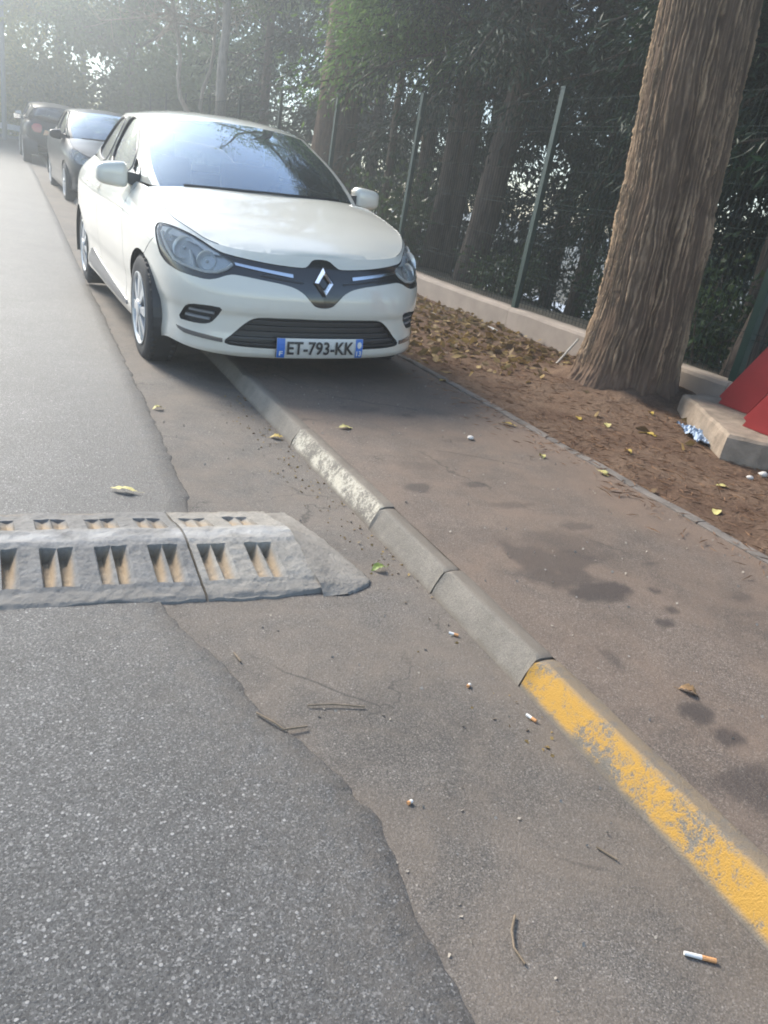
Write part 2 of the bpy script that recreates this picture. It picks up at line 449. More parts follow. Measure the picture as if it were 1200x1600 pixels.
# earth strip between pavement and wall
TREE = (4.05, 4.18)
def earth_z(x, y):
    d = np.hypot(x - TREE[0], y - TREE[1])
    k = np.clip((x - XE) / (XW - XE), 0, 1)
    return zr(y) + KH + 0.005 + 0.02 * k + 0.03 * fbm(x * 2.5, y * 2.5) * (0.25 + k) + 0.010 * fbm(x * 14, y * 14) + (0.12 + 0.10 * fbm(x * 6, y * 6)) * np.exp(-(d / 0.55) ** 2 / 0.9) 
m, nt, p, o = new_mat('earth'); g = NT(nt); v = g.pos()
n1 = g.noise(v, 3.0, 6, 0.65); n2 = g.noise(v, 60, 5, 0.7)
c = g.mix(g.ramp(n1, [(0.3, 0.0), (0.7, 1.0)]), (0.10, 0.058, 0.038), (0.20, 0.135, 0.092))
c = g.mix(1.0, c, g.ramp(n2, [(0.3, 0.55), (0.7, 1.4)]), 'MULTIPLY')
g.L(c, p.inputs['Base Color']); p.inputs['Roughness'].default_value = 0.95; p.inputs['Specular IOR Level'].default_value = 0.1
g.bump(n2, 0.9, 0.012, p); M['earth'] = m
tag(obj('earth_strip', grid_mesh('earth_strip', np.arange(XE + 0.02, XW + 0.05, 0.03), np.r_[-6, -3, np.arange(-0.5, 9, 0.03), np.arange(9, 32, 0.5)], earth_z), M['earth']), kind='structure')

# concrete edging strips (each one its own piece)
edg = empty('edging'); tag(edg, kind='structure')
y = -1.0; k = 0
while y < 16:
    L_ = 1.0
    V = []; F = []
    ys = np.linspace(y + 0.004, y + L_ - 0.004, 14)
    for q in ys:
        w0 = 0.006 * float(vnoise(q * 9, 1.5)); h = float(zr(q)) + KH + 0.019 + 0.006 * float(vnoise(q * 7, 4.5)); xo = XE + 0.015 * float(vnoise(q * 0.7, 8.1))
        V += [(xo - 0.03 + w0, q, h - 0.09), (xo - 0.028 + w0, q, h - 0.004), (xo - 0.02, q, h), (xo + 0.02, q, h), (xo + 0.028 - w0, q, h - 0.004), (xo + 0.03, q, h - 0.09)]
    for a in range(13):
        for b in range(5):
            F.append((a * 6 + b, a * 6 + b + 1, a * 6 + 7 + b, a * 6 + 6 + b))
    F.append(tuple(range(6))); F.append(tuple(range(13 * 6 + 5, 13 * 6 - 1, -1)))
    obj('edging_strip', mesh_arrays('edging_strip', np.array(V), F, False), M['edging'], edg)
    y += L_; k += 1

# kerb stones
def kerb_mat(name, paint, amount, base=(0.215, 0.192, 0.162), top_amount=0.35):
    m, nt, p, o = new_mat(name); g = NT(nt); v = g.pos()
    n1 = g.noise(v, 7, 6, 0.7); n2 = g.noise(v, 55, 5, 0.75); n3 = g.noise(v, 260, 2)
    c = g.mix(g.ramp(n1, [(0.3, 0.0), (0.7, 1.0)]), tuple(x * 0.72 for x in base), tuple(x * 1.15 for x in base))
    c = g.mix(1.0, c, g.ramp(n3, [(0.3, 0.75), (0.7, 1.25)]), 'MULTIPLY')
    if paint:
        mask = g.math('ADD', g.math('ADD', g.math('MULTIPLY', n1, 0.62), g.math('MULTIPLY', n2, 0.45)), g.math('MULTIPLY', n3, 0.25))
        sep = g.n('ShaderNodeSeparateXYZ'); g.L(v, sep.inputs[0])
        lo = g.ramp(sep.outputs[2], [(0.002, 0.0), (0.018, 1.0)])
        fac = g.math('MULTIPLY', g.ramp(mask, [(1.0 - amount, 0.0), (1.10 - amount, 0.92)]), lo)
        back = g.ramp(g.math('SUBTRACT', sep.outputs[0], 1.0), [(0.243, 1.0), (0.262, top_amount)])
        fac = g.math('MULTIPLY', fac, back)
        c = g.mix(fac, c, paint)
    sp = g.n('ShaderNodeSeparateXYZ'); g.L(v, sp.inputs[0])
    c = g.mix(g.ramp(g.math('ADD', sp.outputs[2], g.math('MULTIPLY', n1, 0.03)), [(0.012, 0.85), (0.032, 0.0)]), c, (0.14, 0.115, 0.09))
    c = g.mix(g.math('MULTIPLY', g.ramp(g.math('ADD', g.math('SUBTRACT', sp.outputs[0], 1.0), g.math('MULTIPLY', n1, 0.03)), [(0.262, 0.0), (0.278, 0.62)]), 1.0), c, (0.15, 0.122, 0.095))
    g.L(c, p.inputs['Base Color']); p.inputs['Roughness'].default_value = 0.85; p.inputs['Specular IOR Level'].default_value = 0.25
    g.bump(g.math('ADD', n2, n3), 0.5, 0.004, p)
    return m
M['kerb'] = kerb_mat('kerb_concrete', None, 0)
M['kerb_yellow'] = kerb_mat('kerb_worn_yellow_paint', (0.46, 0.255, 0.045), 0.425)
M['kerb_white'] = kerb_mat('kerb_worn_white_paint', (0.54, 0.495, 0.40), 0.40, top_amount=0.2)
kerb = empty('kerb'); tag(kerb, kind='structure')
PROF = [(XK - 0.002, -0.06), (XK, 0.0), (XK + 0.018, 0.036), (XK + 0.036, 0.070), (XK + 0.043, KH + 0.000), (XK + 0.052, KH + 0.004), (XB - 0.03, KH + 0.005), (XB - 0.008, KH + 0.004), (XB, KH + 0.001), (XB + 0.002, -0.06)]
joints = [-4.7, -3.7, -2.7, -1.7, -0.7, 0.3, 1.29, 1.79, 2.285, 3.2] + [3.2 + 0.99 * k for k in range(1, 30)]
for k in range(len(joints) - 1):
    a, b = joints[k] + 0.003, joints[k + 1] - 0.003
    ys = np.linspace(a, b, 40 if 0 < b < 5 else 6)
    V = []; F = []; m_ = len(PROF)
    sh = [0.004 * random.uniform(-1, 1), 0.004 * random.uniform(-1, 1)]
    if a < 1.3: sh = [0.0, 0.0]
    for j, q in enumerate(ys):
        e = min(j, len(ys) - 1 - j)
        for (x, z) in PROF:
            chip = 0.0
            if z > 0: chip = 0.005 * float(fbm(q * 11, x * 40, z * 40)) - (0.006 + 0.014 * max(0, float(vnoise(q * 3 + k, z * 30)))) * (e == 0)
            V.append((x + sh[0] + (chip if x < 1.25 else -chip * 0.3), q, float(zr(q)) + z + sh[1] * (z > 0) + chip * 0.6))
    for j in range(len(ys) - 1):
        for i_ in range(m_ - 1):
            F.append((j * m_ + i_, j * m_ + i_ + 1, (j + 1) * m_ + i_ + 1, (j + 1) * m_ + i_))
    F.append(tuple(range(m_))); F.append(tuple(range((len(ys) - 1) * m_ + m_ - 1, (len(ys) - 1) * m_ - 1, -1)))
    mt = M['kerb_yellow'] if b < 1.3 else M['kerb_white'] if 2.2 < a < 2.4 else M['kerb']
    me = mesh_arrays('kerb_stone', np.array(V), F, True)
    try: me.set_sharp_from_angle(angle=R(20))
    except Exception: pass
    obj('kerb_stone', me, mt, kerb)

# ------------------------------------------------------------------ speed bump of cast units with paired wells
bump_root = empty('speed_bump', (0, 0, 0))
tag(bump_root, 'low grey cast concrete speed bump with paired rectangular wells across the road', 'speed bump')
def bump_z(x, y):
    yf = 1.885 - 0.05 * x + 0.03 * 0; yb = yf + 0.60
    t = y - yf
    pr_ = np.interp(t, [0.0, 0.015, 0.06, 0.075, 0.27, 0.285, 0.36, 0.375, 0.55, 0.60], [0.0, 0.008, 0.014, 0.019, 0.052, 0.056, 0.056, 0.052, 0.012, 0.004])
    z = pr_ + 0.004 * fbm(x * 40, y * 40) + 0.005 * fbm(x * 9, y * 9) * np.clip(t / .05, 0, 1)
    per = 0.148; x0 = 0.086 
    xs = x + (y - 2.0) * 0.0
    ph = np.mod(xs - x0, per)
    w = 0.092
    inx = ph < w
    half = np.mod(ph, w / 2) / (w / 2)
    inf = (t > 0.082) & (t < 0.255)
    inb = (t > 0.39) & (t < 0.52)
    rib = (half < 0.94)
    depth = np.clip((1.0 - (half - 0.45) / 0.5), 0, 1) * np.clip(half / 0.06, 0, 1)
    floor = 0.006 + 0.003 * fbm(x * 60, y * 60)
    zf = floor + (z - floor) * (1 - depth)
    ok = inx & rib & (xs < 0.78) & (xs > -6)
    z = np.where(ok & inf, np.minimum(z, zf), z)
    fb = 0.006; depth_b = np.clip(1.0 - np.abs(half - 0.5) * 1.4, 0, 1)
    z = np.where(ok & inb, np.minimum(z, fb + (z - fb) * (1 - depth_b * 0.85)), z)
    return z
def bump_mat(name, base, dark=None):
    m, nt, p, o = new_mat(name); g = NT(nt); v = g.pos()
    n1 = g.noise(v, 9, 6, 0.7); n2 = g.noise(v, 90, 4, 0.7)
    c = g.mix(g.ramp(n1, [(0.3, 0.0), (0.7, 1.0)]), tuple(x * 0.75 for x in base), tuple(x * 1.2 for x in base))
    c = g.mix(1.0, c, g.ramp(n2, [(0.3, 0.8), (0.7, 1.2)]), 'MULTIPLY')
    c = g.mix(g.attr('sand').outputs['Fac'], c, (0.34, 0.255, 0.165))
    c = g.mix(g.attr('worn').outputs['Fac'], c, (0.42, 0.41, 0.395))
    c = g.mix(g.math('MULTIPLY', g.attr('lip').outputs['Fac'], 0.8), c, (0.19, 0.175, 0.155))
    g.L(c, p.inputs['Base Color']); p.inputs['Roughness'].default_value = 0.85; p.inputs['Specular IOR Level'].default_value = 0.3
    g.bump(n2, 0.6, 0.004, p)
    return m
M['bump'] = bump_mat('bump_concrete', (0.262, 0.242, 0.212))
M['bump_dark'] = bump_mat('bump_concrete_darker', (0.190, 0.182, 0.170))
for (a, b, mt) in [(-3.1, -2.5, 'bump'), (-2.5, -1.9, 'bump_dark'), (-1.9, -1.3, 'bump'), (-1.3, -0.7, 'bump_dark'), (-0.7, -0.1, 'bump_dark'), (-0.1, 0.505, 'bump_dark'), (0.505, 0.86, 'bump')]:
    gx_ = np.linspace(a + 0.004, b - 0.004, int((b - a) / 0.004)) if b > -0.2 else np.linspace(a + 0.004, b - 0.004, 40)
    gy_ = np.arange(1.80, 2.60, 0.005)
    # sheet in (x, t): follow the slight skew of the front edge
    GX, GT = np.meshgrid(gx_, np.r_[-0.006, np.arange(0.0, 0.606, 0.0055)])
    GY = 1.885 - 0.05 * GX + GT + (0.03 * fbm(GX * 3.3, GX * 0 + 5.5) + .012 * fbm(GX * 17, GX * 0 + 2.5)) * np.clip(1 - GT / .07, 0, 1)
    Z = bump_z(GX, GY); Z[0] = -0.01
    skx = 0.02 * (GT - 0.3)                         # joints run a little askew
    V = np.stack([GX - skx * 0.8, GY, Z + 0.006], -1)
    e0 = V[:, :1].copy(); e0[..., 2] = -0.01; e1 = V[:, -1:].copy(); e1[..., 2] = -0.01
    V = np.concatenate([e0, V, e1], 1)
    ny_, nx_ = V.shape[:2]
    i = (np.arange(ny_ - 1)[:, None] * nx_ + np.arange(nx_ - 1)[None, :]).ravel()
    me = mesh_arrays('segment', V.reshape(-1, 3), np.stack([i, i + 1, i + nx_ + 1, i + nx_], 1), False)
    fl = V.reshape(-1, 3)
    tt = fl[:, 1] - 1.885 + 0.05 * fl[:, 0]
    plain = np.interp(tt, [0, .06, .075, .27, .285, .36, .375, .55], [0, .014, .019, .052, .056, .056, .052, .012]) + 0.006
    sand = np.clip((plain - fl[:, 2] - 0.006) / 0.012, 0, 1) * np.clip(0.45 + 0.6 * fbm(fl[:, 0] * 9, fl[:, 1] * 9) + 0.4 * (fl[:, 0] > -0.5), 0, 1) * (tt > 0.03)
    worn = np.clip(1 - np.abs(tt - 0.325) / 0.07, 0, 1) * 0.8 * np.clip(0.7 + fbm(fl[:, 0] * 12, fl[:, 1] * 20), 0, 1)
    me.attributes.new('sand', 'FLOAT', 'POINT').data.foreach_set('value', sand.astype(np.float32))
    me.attributes.new('worn', 'FLOAT', 'POINT').data.foreach_set('value', worn.astype(np.float32))
    lip = np.clip(1.3 - tt / .07 + .9 * fbm(fl[:, 0] * 7, fl[:, 1] * 7), 0, 1)
    me.attributes.new('lip', 'FLOAT', 'POINT').data.foreach_set('value', lip.astype(np.float32))
    obj('segment', me, M[mt], bump_root)
# mortar ramp that closes the right-hand end
GX, GT = np.meshgrid(np.linspace(0.855, 1.07, 50), np.linspace(-0.012, 0.60, 90))
GY = 1.885 - 0.05 * GX + GT
u = (GX - 0.855) / 0.215
yf = -0.0 + 0.0 * u; endx = 1.04 - 0.11 * np.clip((GT - 0.10) / 0.5, 0, 1) ** 1.1 - 0.10 * np.clip((0.07 - GT) / 0.08, 0, 1) ** 2 + 0.02 * fbm(GT * 8, GT * 0 + 1.7)
k = np.clip((endx - GX) / 0.16, 0, 1) ** 0.8
base = np.interp(GT, [-0.012, 0.0, 0.03, 0.27, 0.36, 0.57, 0.60], [-0.01, 0.004, 0.018, 0.052, 0.056, 0.010, -0.006])
Z = np.where(GX < endx, 0.006 + base * k + 0.004 * fbm(GX * 25, GY * 25) * k, -0.02)
i = (np.arange(89)[:, None] * 50 + np.arange(49)[None, :]).ravel()
me = mesh_arrays('end_ramp', np.stack([GX, GY, Z], -1).reshape(-1, 3), np.stack([i, i + 1, i + 51, i + 50], 1), True)
M['mortar'] = simple('bump_end_mortar', (0.235, 0.212, 0.182), 0.9, var=0.25, vscale=12, bump=0.5, bscale=80)
obj('end_ramp', me, M['mortar'], bump_root)

# ------------------------------------------------------------------ low wall and wire fence
wall = empty('low_wall', (XW, 6, 0)); tag(wall, 'low beige concrete wall carrying the green wire fence', 'wall')
cuts = [-4.0, -1.85, 0.91, 3.67, 6.43, 9.2, 11.96, 14.72, 17.5, 20.2, 23.0, 25.8, 28.6]
for a, b in zip(cuts[:-1], cuts[1:]):
    V = []; F = []
    ys = np.linspace(a + 0.003, b - 0.003, 30)
    prof = [(0, -0.15), (0, 0.285), (0.012, 0.31), (0.03, 0.318), (0.15, 0.318), (0.168, 0.31), (0.18, 0.285), (0.18, -0.15)]
    for q in ys:
        for (x, z) in prof:
            V.append((x + 0.004 * float(fbm(q * 4, z * 9)), q - 6, float(zr(q)) + z + (0.006 * float(fbm(q * 5, x * 9)) if z > 0.2 else 0)))
    for j in range(29):
        for i_ in range(7):
            F.append((j * 8 + i_, j * 8 + i_ + 1, j * 8 + 9 + i_, j * 8 + 8 + i_))
    F.append(tuple(range(8))); F.append(tuple(range(29 * 8 + 7, 29 * 8 - 1, -1)))
    obj('wall_section', mesh_arrays('wall_section', np.array(V), F, False), M['concrete'], wall)

fence = empty('wire_fence', (XW + 0.09, 6.46, 0.318)); tag(fence, 'green welded wire fence on square posts along the low wall', 'fence')
SP = 2.76
post_me = MB().box((-0.025, -0.03, -0.1), (0.025, 0.03, 1.93)).box((-0.029, -0.034, 1.93), (0.029, 0.034, 1.945)).mesh('post')
pan = MB()
for k in range(1, 55):                                  # vertical wires, 50 mm apart
    yw = k * 0.05
    pan.box((-0.0015, yw - 0.0015, 0.02), (0.0015, yw + 0.0015, 1.86))
for z in (0.06, 0.30, 0.34, 0.62, 0.94, 0.98, 1.26, 1.58, 1.62, 1.84):
    pan.box((-0.0055, 0.03, z - 0.0018), (-0.002, SP - 0.03, z + 0.0018))
pan_me = pan.mesh('mesh_panel')
SHX = Matrix(((1, 0, 0, 0), (0, 1, UP.y, 0), (0, 0, 1, 0), (0, 0, 0, 1)))
for me in (post_me, pan_me): me.transform(SHX)
for k in range(-3, 9):
    yk = k * SP
    zk = float(zr(6.46 + yk))
    obj('post', post_me, M['fence'], fence, loc=(0, yk, zk))
    o = obj('mesh_panel', pan_me, M['wire'], fence, loc=(0, yk, zk)); o['kind'] = 'stuff'

# ------------------------------------------------------------------ car bodies: one smooth parametric shell per car
class Pch:
    """monotone cubic interpolation through points"""
    def __init__(s,pts):
        a=np.array(pts,float);s.x=a[:,0];s.y=a[:,1]
        h=np.diff(s.x);d=np.diff(s.y)/h
        m=np.zeros(len(s.x));m[0]=d[0];m[-1]=d[-1]
        for i in range(1,len(m)-1):
            if d[i-1]*d[i]>0:
                w1=2*h[i]+h[i-1];w2=h[i]+2*h[i-1];m[i]=(w1+w2)/(w1/d[i-1]+w2/d[i])
        s.m=m
    def __call__(s,q):
        q=np.clip(np.asarray(q,float),s.x[0],s.x[-1])
        i=np.clip(np.searchsorted(s.x,q)-1,0,len(s.x)-2)
        h=s.x[i+1]-s.x[i];t=(q-s.x[i])/h
        return ((2*t**3-3*t**2+1)*s.y[i]+(t**3-2*t**2+t)*h*s.m[i]+(-2*t**3+3*t**2)*s.y[i+1]+(t**3-t**2)*h*s.m[i+1])
def sst(a,b,x):
    t=np.clip((np.asarray(x,float)-a)/(b-a),0,1);return t*t*(3-2*t)
class CarBody:
    def __init__(s,K):
        s.K=K
        P=np.array(K['plan'],float)
        ch=np.r_[0,np.cumsum(np.hypot(*np.diff(P,axis=0).T))]
        fu=Pch(np.c_[ch,P[:,0]]);fv=Pch(np.c_[ch,P[:,1]])
        q=np.linspace(0,ch[-1],800);U=fu(q);V=fv(q)
        # smooth a little
        for _ in range(60):
            U[1:-1]=(U[:-2]+2*U[1:-1]+U[2:])/4;V[1:-1]=(V[:-2]+2*V[1:-1]+V[2:])/4
        L=np.r_[0,np.cumsum(np.hypot(np.diff(U),np.diff(V)))]
        s.L=L[-1];s.q=L;s.U=U;s.V=V
        s.Hf=Pch(K['top']);s.Bf=Pch(K['bot'])
        s.pf=Pch(K['pf']);s.ps=Pch(K['ps']);s.pr=Pch(K['pr'])
        s.Rf=Pch(K['round']);s.Wc=Pch(K['hood']);s.ub=Pch(K['ub']);s.wb=Pch(K['wb']);s.uc=Pch(K['uc']);s.wc=Pch(K['wc']);s.roof=Pch(K['roof'])
        # ring top edge half width by v
        tt=np.linspace(0,s.L,900);T=s.ring(tt,s.top(tt))
        s.topU=T[:,0];s.topV=T[:,1];s.topW=T[:,2]
    def plan(s,tau):
        a=np.abs(tau);g=np.sign(tau);g=np.where(g==0,1,g)
        u=np.interp(a,s.q,s.U);v=np.interp(a,s.q,s.V)
        e=.01
        du=np.interp(np.minimum(a+e,s.L),s.q,s.U)-np.interp(np.maximum(a-e,0),s.q,s.U)
        dv=np.interp(np.minimum(a+e,s.L),s.q,s.V)-np.interp(np.maximum(a-e,0),s.q,s.V)
        du=np.where(a<e,np.abs(du)+1e-6,du);dv=np.where(a<e,dv*a/e,dv)
        l=np.hypot(du,dv)
        return u*g,v,dv/l*g,-du/l   # position and outward normal
    def top(s,tau):
        return s.Hf(s.vof(tau))if False else s.Hf(np.abs(tau))
    def vof(s,tau): return np.interp(np.abs(tau),s.q,s.V)
    def tauof(s,v): # side v -> tau (front half monotone)
        return np.interp(v,s.V,s.q)
    def inset(s,tau,w):
        a=np.abs(tau)
        f=1-sst(*s.K['fblend'],a);r=sst(*s.K['rblend'],a)
        k=np.clip((w-(s.Hf(a)-s.K['rh']))/s.K['rh'],0,1.3)
        return s.pf(w)*f+s.pr(w)*r+s.ps(w)*(1-f-r)+s.Rf(a)*k**2.2
    def ring(s,tau,w,off=0):
        tau=np.asarray(tau,float);w=np.asarray(w,float)
        u,v,nu,nv=s.plan(tau);d=s.inset(tau,w)-off
        return np.stack([u-nu*d,v-nv*d,w+0*u],-1)
    def hood(s,u,v):
        u=np.asarray(u,float);v=np.asarray(v,float)
        n=len(s.topV)//2
        Ue=np.interp(v,s.topV[:n],s.topU[:n]);He=np.interp(v,s.topV[:n],s.topW[:n])
        r=np.clip(np.abs(u)/np.maximum(Ue,1e-3),0,1)
        return np.stack([u,v,He+(s.Wc(v)-He)*(1-r**s.K['hp'])+0*u],-1)
    def side(s,v,t,sg=1,off=0):
        v=np.asarray(v,float);t=np.asarray(t,float)
        ub,wb,uc,wc=s.ub(v),s.wb(v),s.uc(v),s.wc(v)
        b=4*t*(1-t)*s.K['bar']
        u=ub+(uc-ub)*t+b*.9+off*.9;w=wb+(wc-wb)*t+b*.4+off*.4
        return np.stack([u*sg,v,w],-1)
    def wsedge(s,t): # v of windscreen side edge at height t
        a,b=s.K['ap'];return a+(b-a)*t
    def wscreen(s,a,b,off=0):
        a=np.asarray(a,float);b=np.asarray(b,float)
        E=s.side(s.wsedge(b),b)
        eu,ev,ew=E[...,0],E[...,1],E[...,2]
        # centre line
        c0=s.K['wsb'];c1=s.K['wst']
        cv=c0[0]+(c1[0]-c0[0])*b;cw=c0[1]+(c1[1]-c0[1])*b+4*b*(1-b)*s.K['wsbow']
        k=np.abs(a)**2.2
        u=eu*a;v=cv+(ev-cv)*k;w=cw+(ew-cw)*k
        return np.stack([u,v-off*.45,w+off*.9],-1)
    def roofp(s,a,v):
        a=np.asarray(a,float);v=np.asarray(v,float)
        # v = nominal at the edge; shift forward at the centre near windscreen
        b0=s.K['ap'][1];v1=s.K['re']
        f=(v-b0)/(v1-b0)
        cv=s.K['wst'][0]+(s.K['rec']-s.K['wst'][0])*f
        k=np.abs(a)**2.2
        E=s.side(v,np.ones_like(v))
        vv=cv+(v-cv)*k
        return np.stack([E[...,0]*a,vv,s.roof(cv)*(1-np.abs(a)**2.6)+E[...,2]*np.abs(a)**2.6],-1)
CLIO=dict(
 plan=[(0,0),(.2,.006),(.4,.035),(.55,.085),(.655,.16),(.735,.27),(.785,.42),(.815,.62),(.838,.85),(.848,1.1),(.858,1.6),(.862,2.2),(.866,2.8),(.876,3.15),(.876,3.4),(.85,3.6),(.79,3.8),(.70,3.94),(.5,4.02),(.25,4.055),(0,4.062)],
 top=[(0,.764),(.15,.7642),(.3,.766),(.55,.777),(.75,.799),(.95,.842),(1.2,.895),(1.45,.943),(1.7,.975),(2.0,.985),(2.5,.99),(3.0,.99),(3.8,1.035),(4.3,1.05),(4.7,1.0),(5.2,.98)],
 bot=[(0,.222),(.4,.222),(.7,.235),(.95,.25),(1.2,.20),(2,.19),(3.5,.2),(4.2,.25),(5.2,.3)],
 pf=[(.15,.08),(.20,.06),(.222,.022),(.245,.006),(.30,.004),(.36,.012),(.43,.014),(.48,.0),(.55,.004),(.62,.02),(.68,.045),(.72,.07),(.75,.10),(.8,.16),(.9,.28)],
 ps=[(.15,.05),(.20,.03),(.26,.018),(.34,.024),(.42,.022),(.50,.008),(.60,.0),(.72,.0),(.80,.004),(.9,.012),(1.05,.02)],
 pr=[(.15,.08),(.25,.03),(.4,0),(.6,.01),(.8,.04),(1.0,.08)],
 round=[(0,0),(.55,0),(.8,.03),(1.0,.06),(1.3,.09),(1.6,.11),(1.8,.105),(2.4,.09),(3.2,.095),(4.0,.13),(4.5,.1),(5.2,.03)],rh=.2,
 fblend=(.5,1.2),rblend=(4.0,4.7),
 hood=[(0,.762),(.1,.765),(.16,.793),(.3,.845),(.5,.90),(.7,.945),(.9,.99),(1.05,1.015),(1.3,1.035)],hp=2.8,
 ub=[(1.0,.65),(1.2,.685),(1.5,.725),(1.8,.75),(2.2,.762),(2.8,.756),(3.2,.735),(3.6,.69),(3.9,.62)],
 wb=[(1.0,.965),(1.25,.985),(1.5,.988),(2.0,.99),(2.8,1.01),(3.4,1.05),(3.9,1.07)],
 uc=[(1.0,.60),(1.6,.59),(2.0,.572),(2.4,.58),(2.8,.575),(3.2,.555),(3.6,.51),(3.9,.46)],
 wc=[(1.0,1.30),(1.6,1.34),(2.0,1.355),(2.3,1.385),(2.7,1.385),(3.1,1.355),(3.6,1.27),(3.9,1.20)],
 bar=.012,ap=(1.22,2.02),wsb=(1.0,1.0),wst=(1.86,1.40),wsbow=.02,
 roof=[(1.8,1.385),(1.95,1.415),(2.2,1.44),(2.45,1.448),(2.8,1.44),(3.2,1.405),(3.6,1.345),(3.8,1.31)],re=3.55,rec=3.7)

def inpoly(P, poly):
    poly = np.asarray(poly, float); x, y = P[:, 0], P[:, 1]; r = np.zeros(len(P), bool)
    j = len(poly) - 1
    for i in range(len(poly)):
        xi, yi = poly[i]; xj, yj = poly[j]
        c = ((yi > y) != (yj > y)) & (x < (xj - xi) * (y - yi) / (yj - yi + 1e-12) + xi)
        r ^= c; j = i
    return r
def dense(poly, step=0.02, closed=True):
    out = []; n = len(poly)
    for i in range(n if closed else n - 1):
        a = np.array(poly[i], float); b = np.array(poly[(i + 1) % n], float)
        k = max(1, int(math.ceil(np.hypot(*(b - a)) / step)))
        out += [tuple(a + (b - a) * q / k) for q in range(k)]
    if not closed: out.append(tuple(poly[-1]))
    return out
def roundpoly(poly, it=2):
    p = [np.array(q, float) for q in poly]
    for _ in range(it):
        o = []
        for i in range(len(p)):
            a, b = p[i], p[(i + 1) % len(p)]
            o += [a * 0.78 + b * 0.22, a * 0.22 + b * 0.78]
        p = o
    return [tuple(q) for q in p]
def mir(poly): return [(-a, b) for a, b in poly][::-1]
def cdt(outer, holes, gx, gy, ext=()):
    """triangulate the inside of `outer` minus `holes`, with grid points for curvature"""
    V = []; E = []
    for lp in [outer] + list(holes):
        b = len(V); V += [Vector(q) for q in lp]
        E += [(b + i, b + (i + 1) % len(lp)) for i in range(len(lp))]
    G = np.array([(a, c) for a in gx for c in gy], float)
    if len(G):
        ok = inpoly(G, outer)
        for h in holes: ok &= ~inpoly(G, h)
        V += [Vector(q) for q in G[ok]]
    vs, es, fs, *_ = delaunay_2d_cdt(V, E, [], 0, 1e-6)
    P = np.array([(v.x, v.y) for v in vs]); F = np.array([f for f in fs])
    c = P[F].mean(1); ok = inpoly(c, outer)
    for h in holes: ok &= ~inpoly(c, h)
    F = F[ok]
    # drop unused
    used = np.unique(F); mp = -np.ones(len(P), int); mp[used] = np.arange(len(used))
    return P[used], mp[F]
def surf_mesh(name, P, F, fn):
    """map 2-D points by fn -> 3-D with analytic normals pointing away from the car's core"""
    V = fn(P[:, 0], P[:, 1]); e = 2e-3
    du = fn(P[:, 0] + e, P[:, 1]) - fn(P[:, 0] - e, P[:, 1]); dv = fn(P[:, 0], P[:, 1] + e) - fn(P[:, 0], P[:, 1] - e)
    N = np.cross(du, dv); N /= np.linalg.norm(N, axis=1)[:, None] + 1e-12
    core = np.array([0, 2.0, 0.55]); s = np.sign(((V - core) * N).sum(1)); s[s == 0] = 1
    s = np.sign(np.median(s)) if abs(s.mean()) > 0.6 else s
    N = N * (s[:, None] if np.ndim(s) else s)
    fn_ = np.cross(V[F[:, 1]] - V[F[:, 0]], V[F[:, 2]] - V[F[:, 0]])
    flip = (fn_ * N[F].mean(1)).sum(1) < 0
    F = F.copy(); F[flip] = F[flip][:, ::-1]
    return mesh_arrays(name, V, F, True, N)

def text_polys(txt, size):
    """glyph outlines as a triangulated flat mesh (vertices 2-D, faces)"""
    cu = bpy.data.curves.new('glyphs', 'FONT'); cu.body = txt; cu.size = size; cu.align_x = 'LEFT'; cu.resolution_u = 3; cu.offset = 0.022
    o = bpy.data.objects.new('glyphs', cu); col.objects.link(o)
    dg = bpy.context.evaluated_depsgraph_get(); me = bpy.data.meshes.new_from_object(o.evaluated_get(dg))
    V = np.array([(v.co.x, v.co.y) for v in me.vertices]); F = [tuple(p.vertices) for p in me.polygons]
    bpy.data.objects.remove(o); bpy.data.curves.remove(cu); bpy.data.meshes.remove(me)
    return V, F

# wheel built once per kind, shared by every wheel of that kind
def wheel_meshes(rim_r=0.205, spokes=8):
    t = MB().lathe([(-.085, .205), (-.092, .24), (-.090, .28), (-.075, .303), (-.05, .311), (.05, .311), (.075, .303), (.090, .28), (.092, .24), (.085, .205)], 48)
    for k in range(40):      # tread blocks on the shoulder
        a = 2 * math.pi * k / 40
        Mx = Matrix.Rotation(a, 4, 'X')
        t.box((-.072, -.012, .300), (-.045, .012, .3125), Mx); t.box((.045, -.012, .300), (.072, .012, .3125), Mx)
    tyre = t.mesh('tyre', True)
    r = MB().lathe([(-.080, .212), (-.094, .214), (-.096, .208), (-.088, .194), (-.060, .188), (.08, .188)], 48)
    r.lathe([(-.046, .001), (-.046, .19)], 32)
    for k in range(spokes):
        for d in (0.0,):
            a = 2 * math.pi * k / spokes + d
            Mx = Matrix.Rotation(a, 4, 'X')
            V = [(-.096, -.016, .045), (-.096, .016, .045), (-.086, .030, .198), (-.086, -.030, .198), (-.058, -.020, .045), (-.058, .020, .045), (-.058, .034, .198), (-.058, -.034, .198)]
            r.add([Mx @ Vector(q) for q in V], [(0, 3, 2, 1), (0, 1, 5, 4), (1, 2, 6, 5), (2, 3, 7, 6), (3, 0, 4, 7)])
    r.lathe([(-.085, .06), (-.100, .05), (-.104, .03), (-.105, .001)], 24)
    rim = r.mesh('rim', False)
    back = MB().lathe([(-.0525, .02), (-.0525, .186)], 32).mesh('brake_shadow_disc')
    return tyre, rim, back
TYRE, RIM, RIMBACK = wheel_meshes()

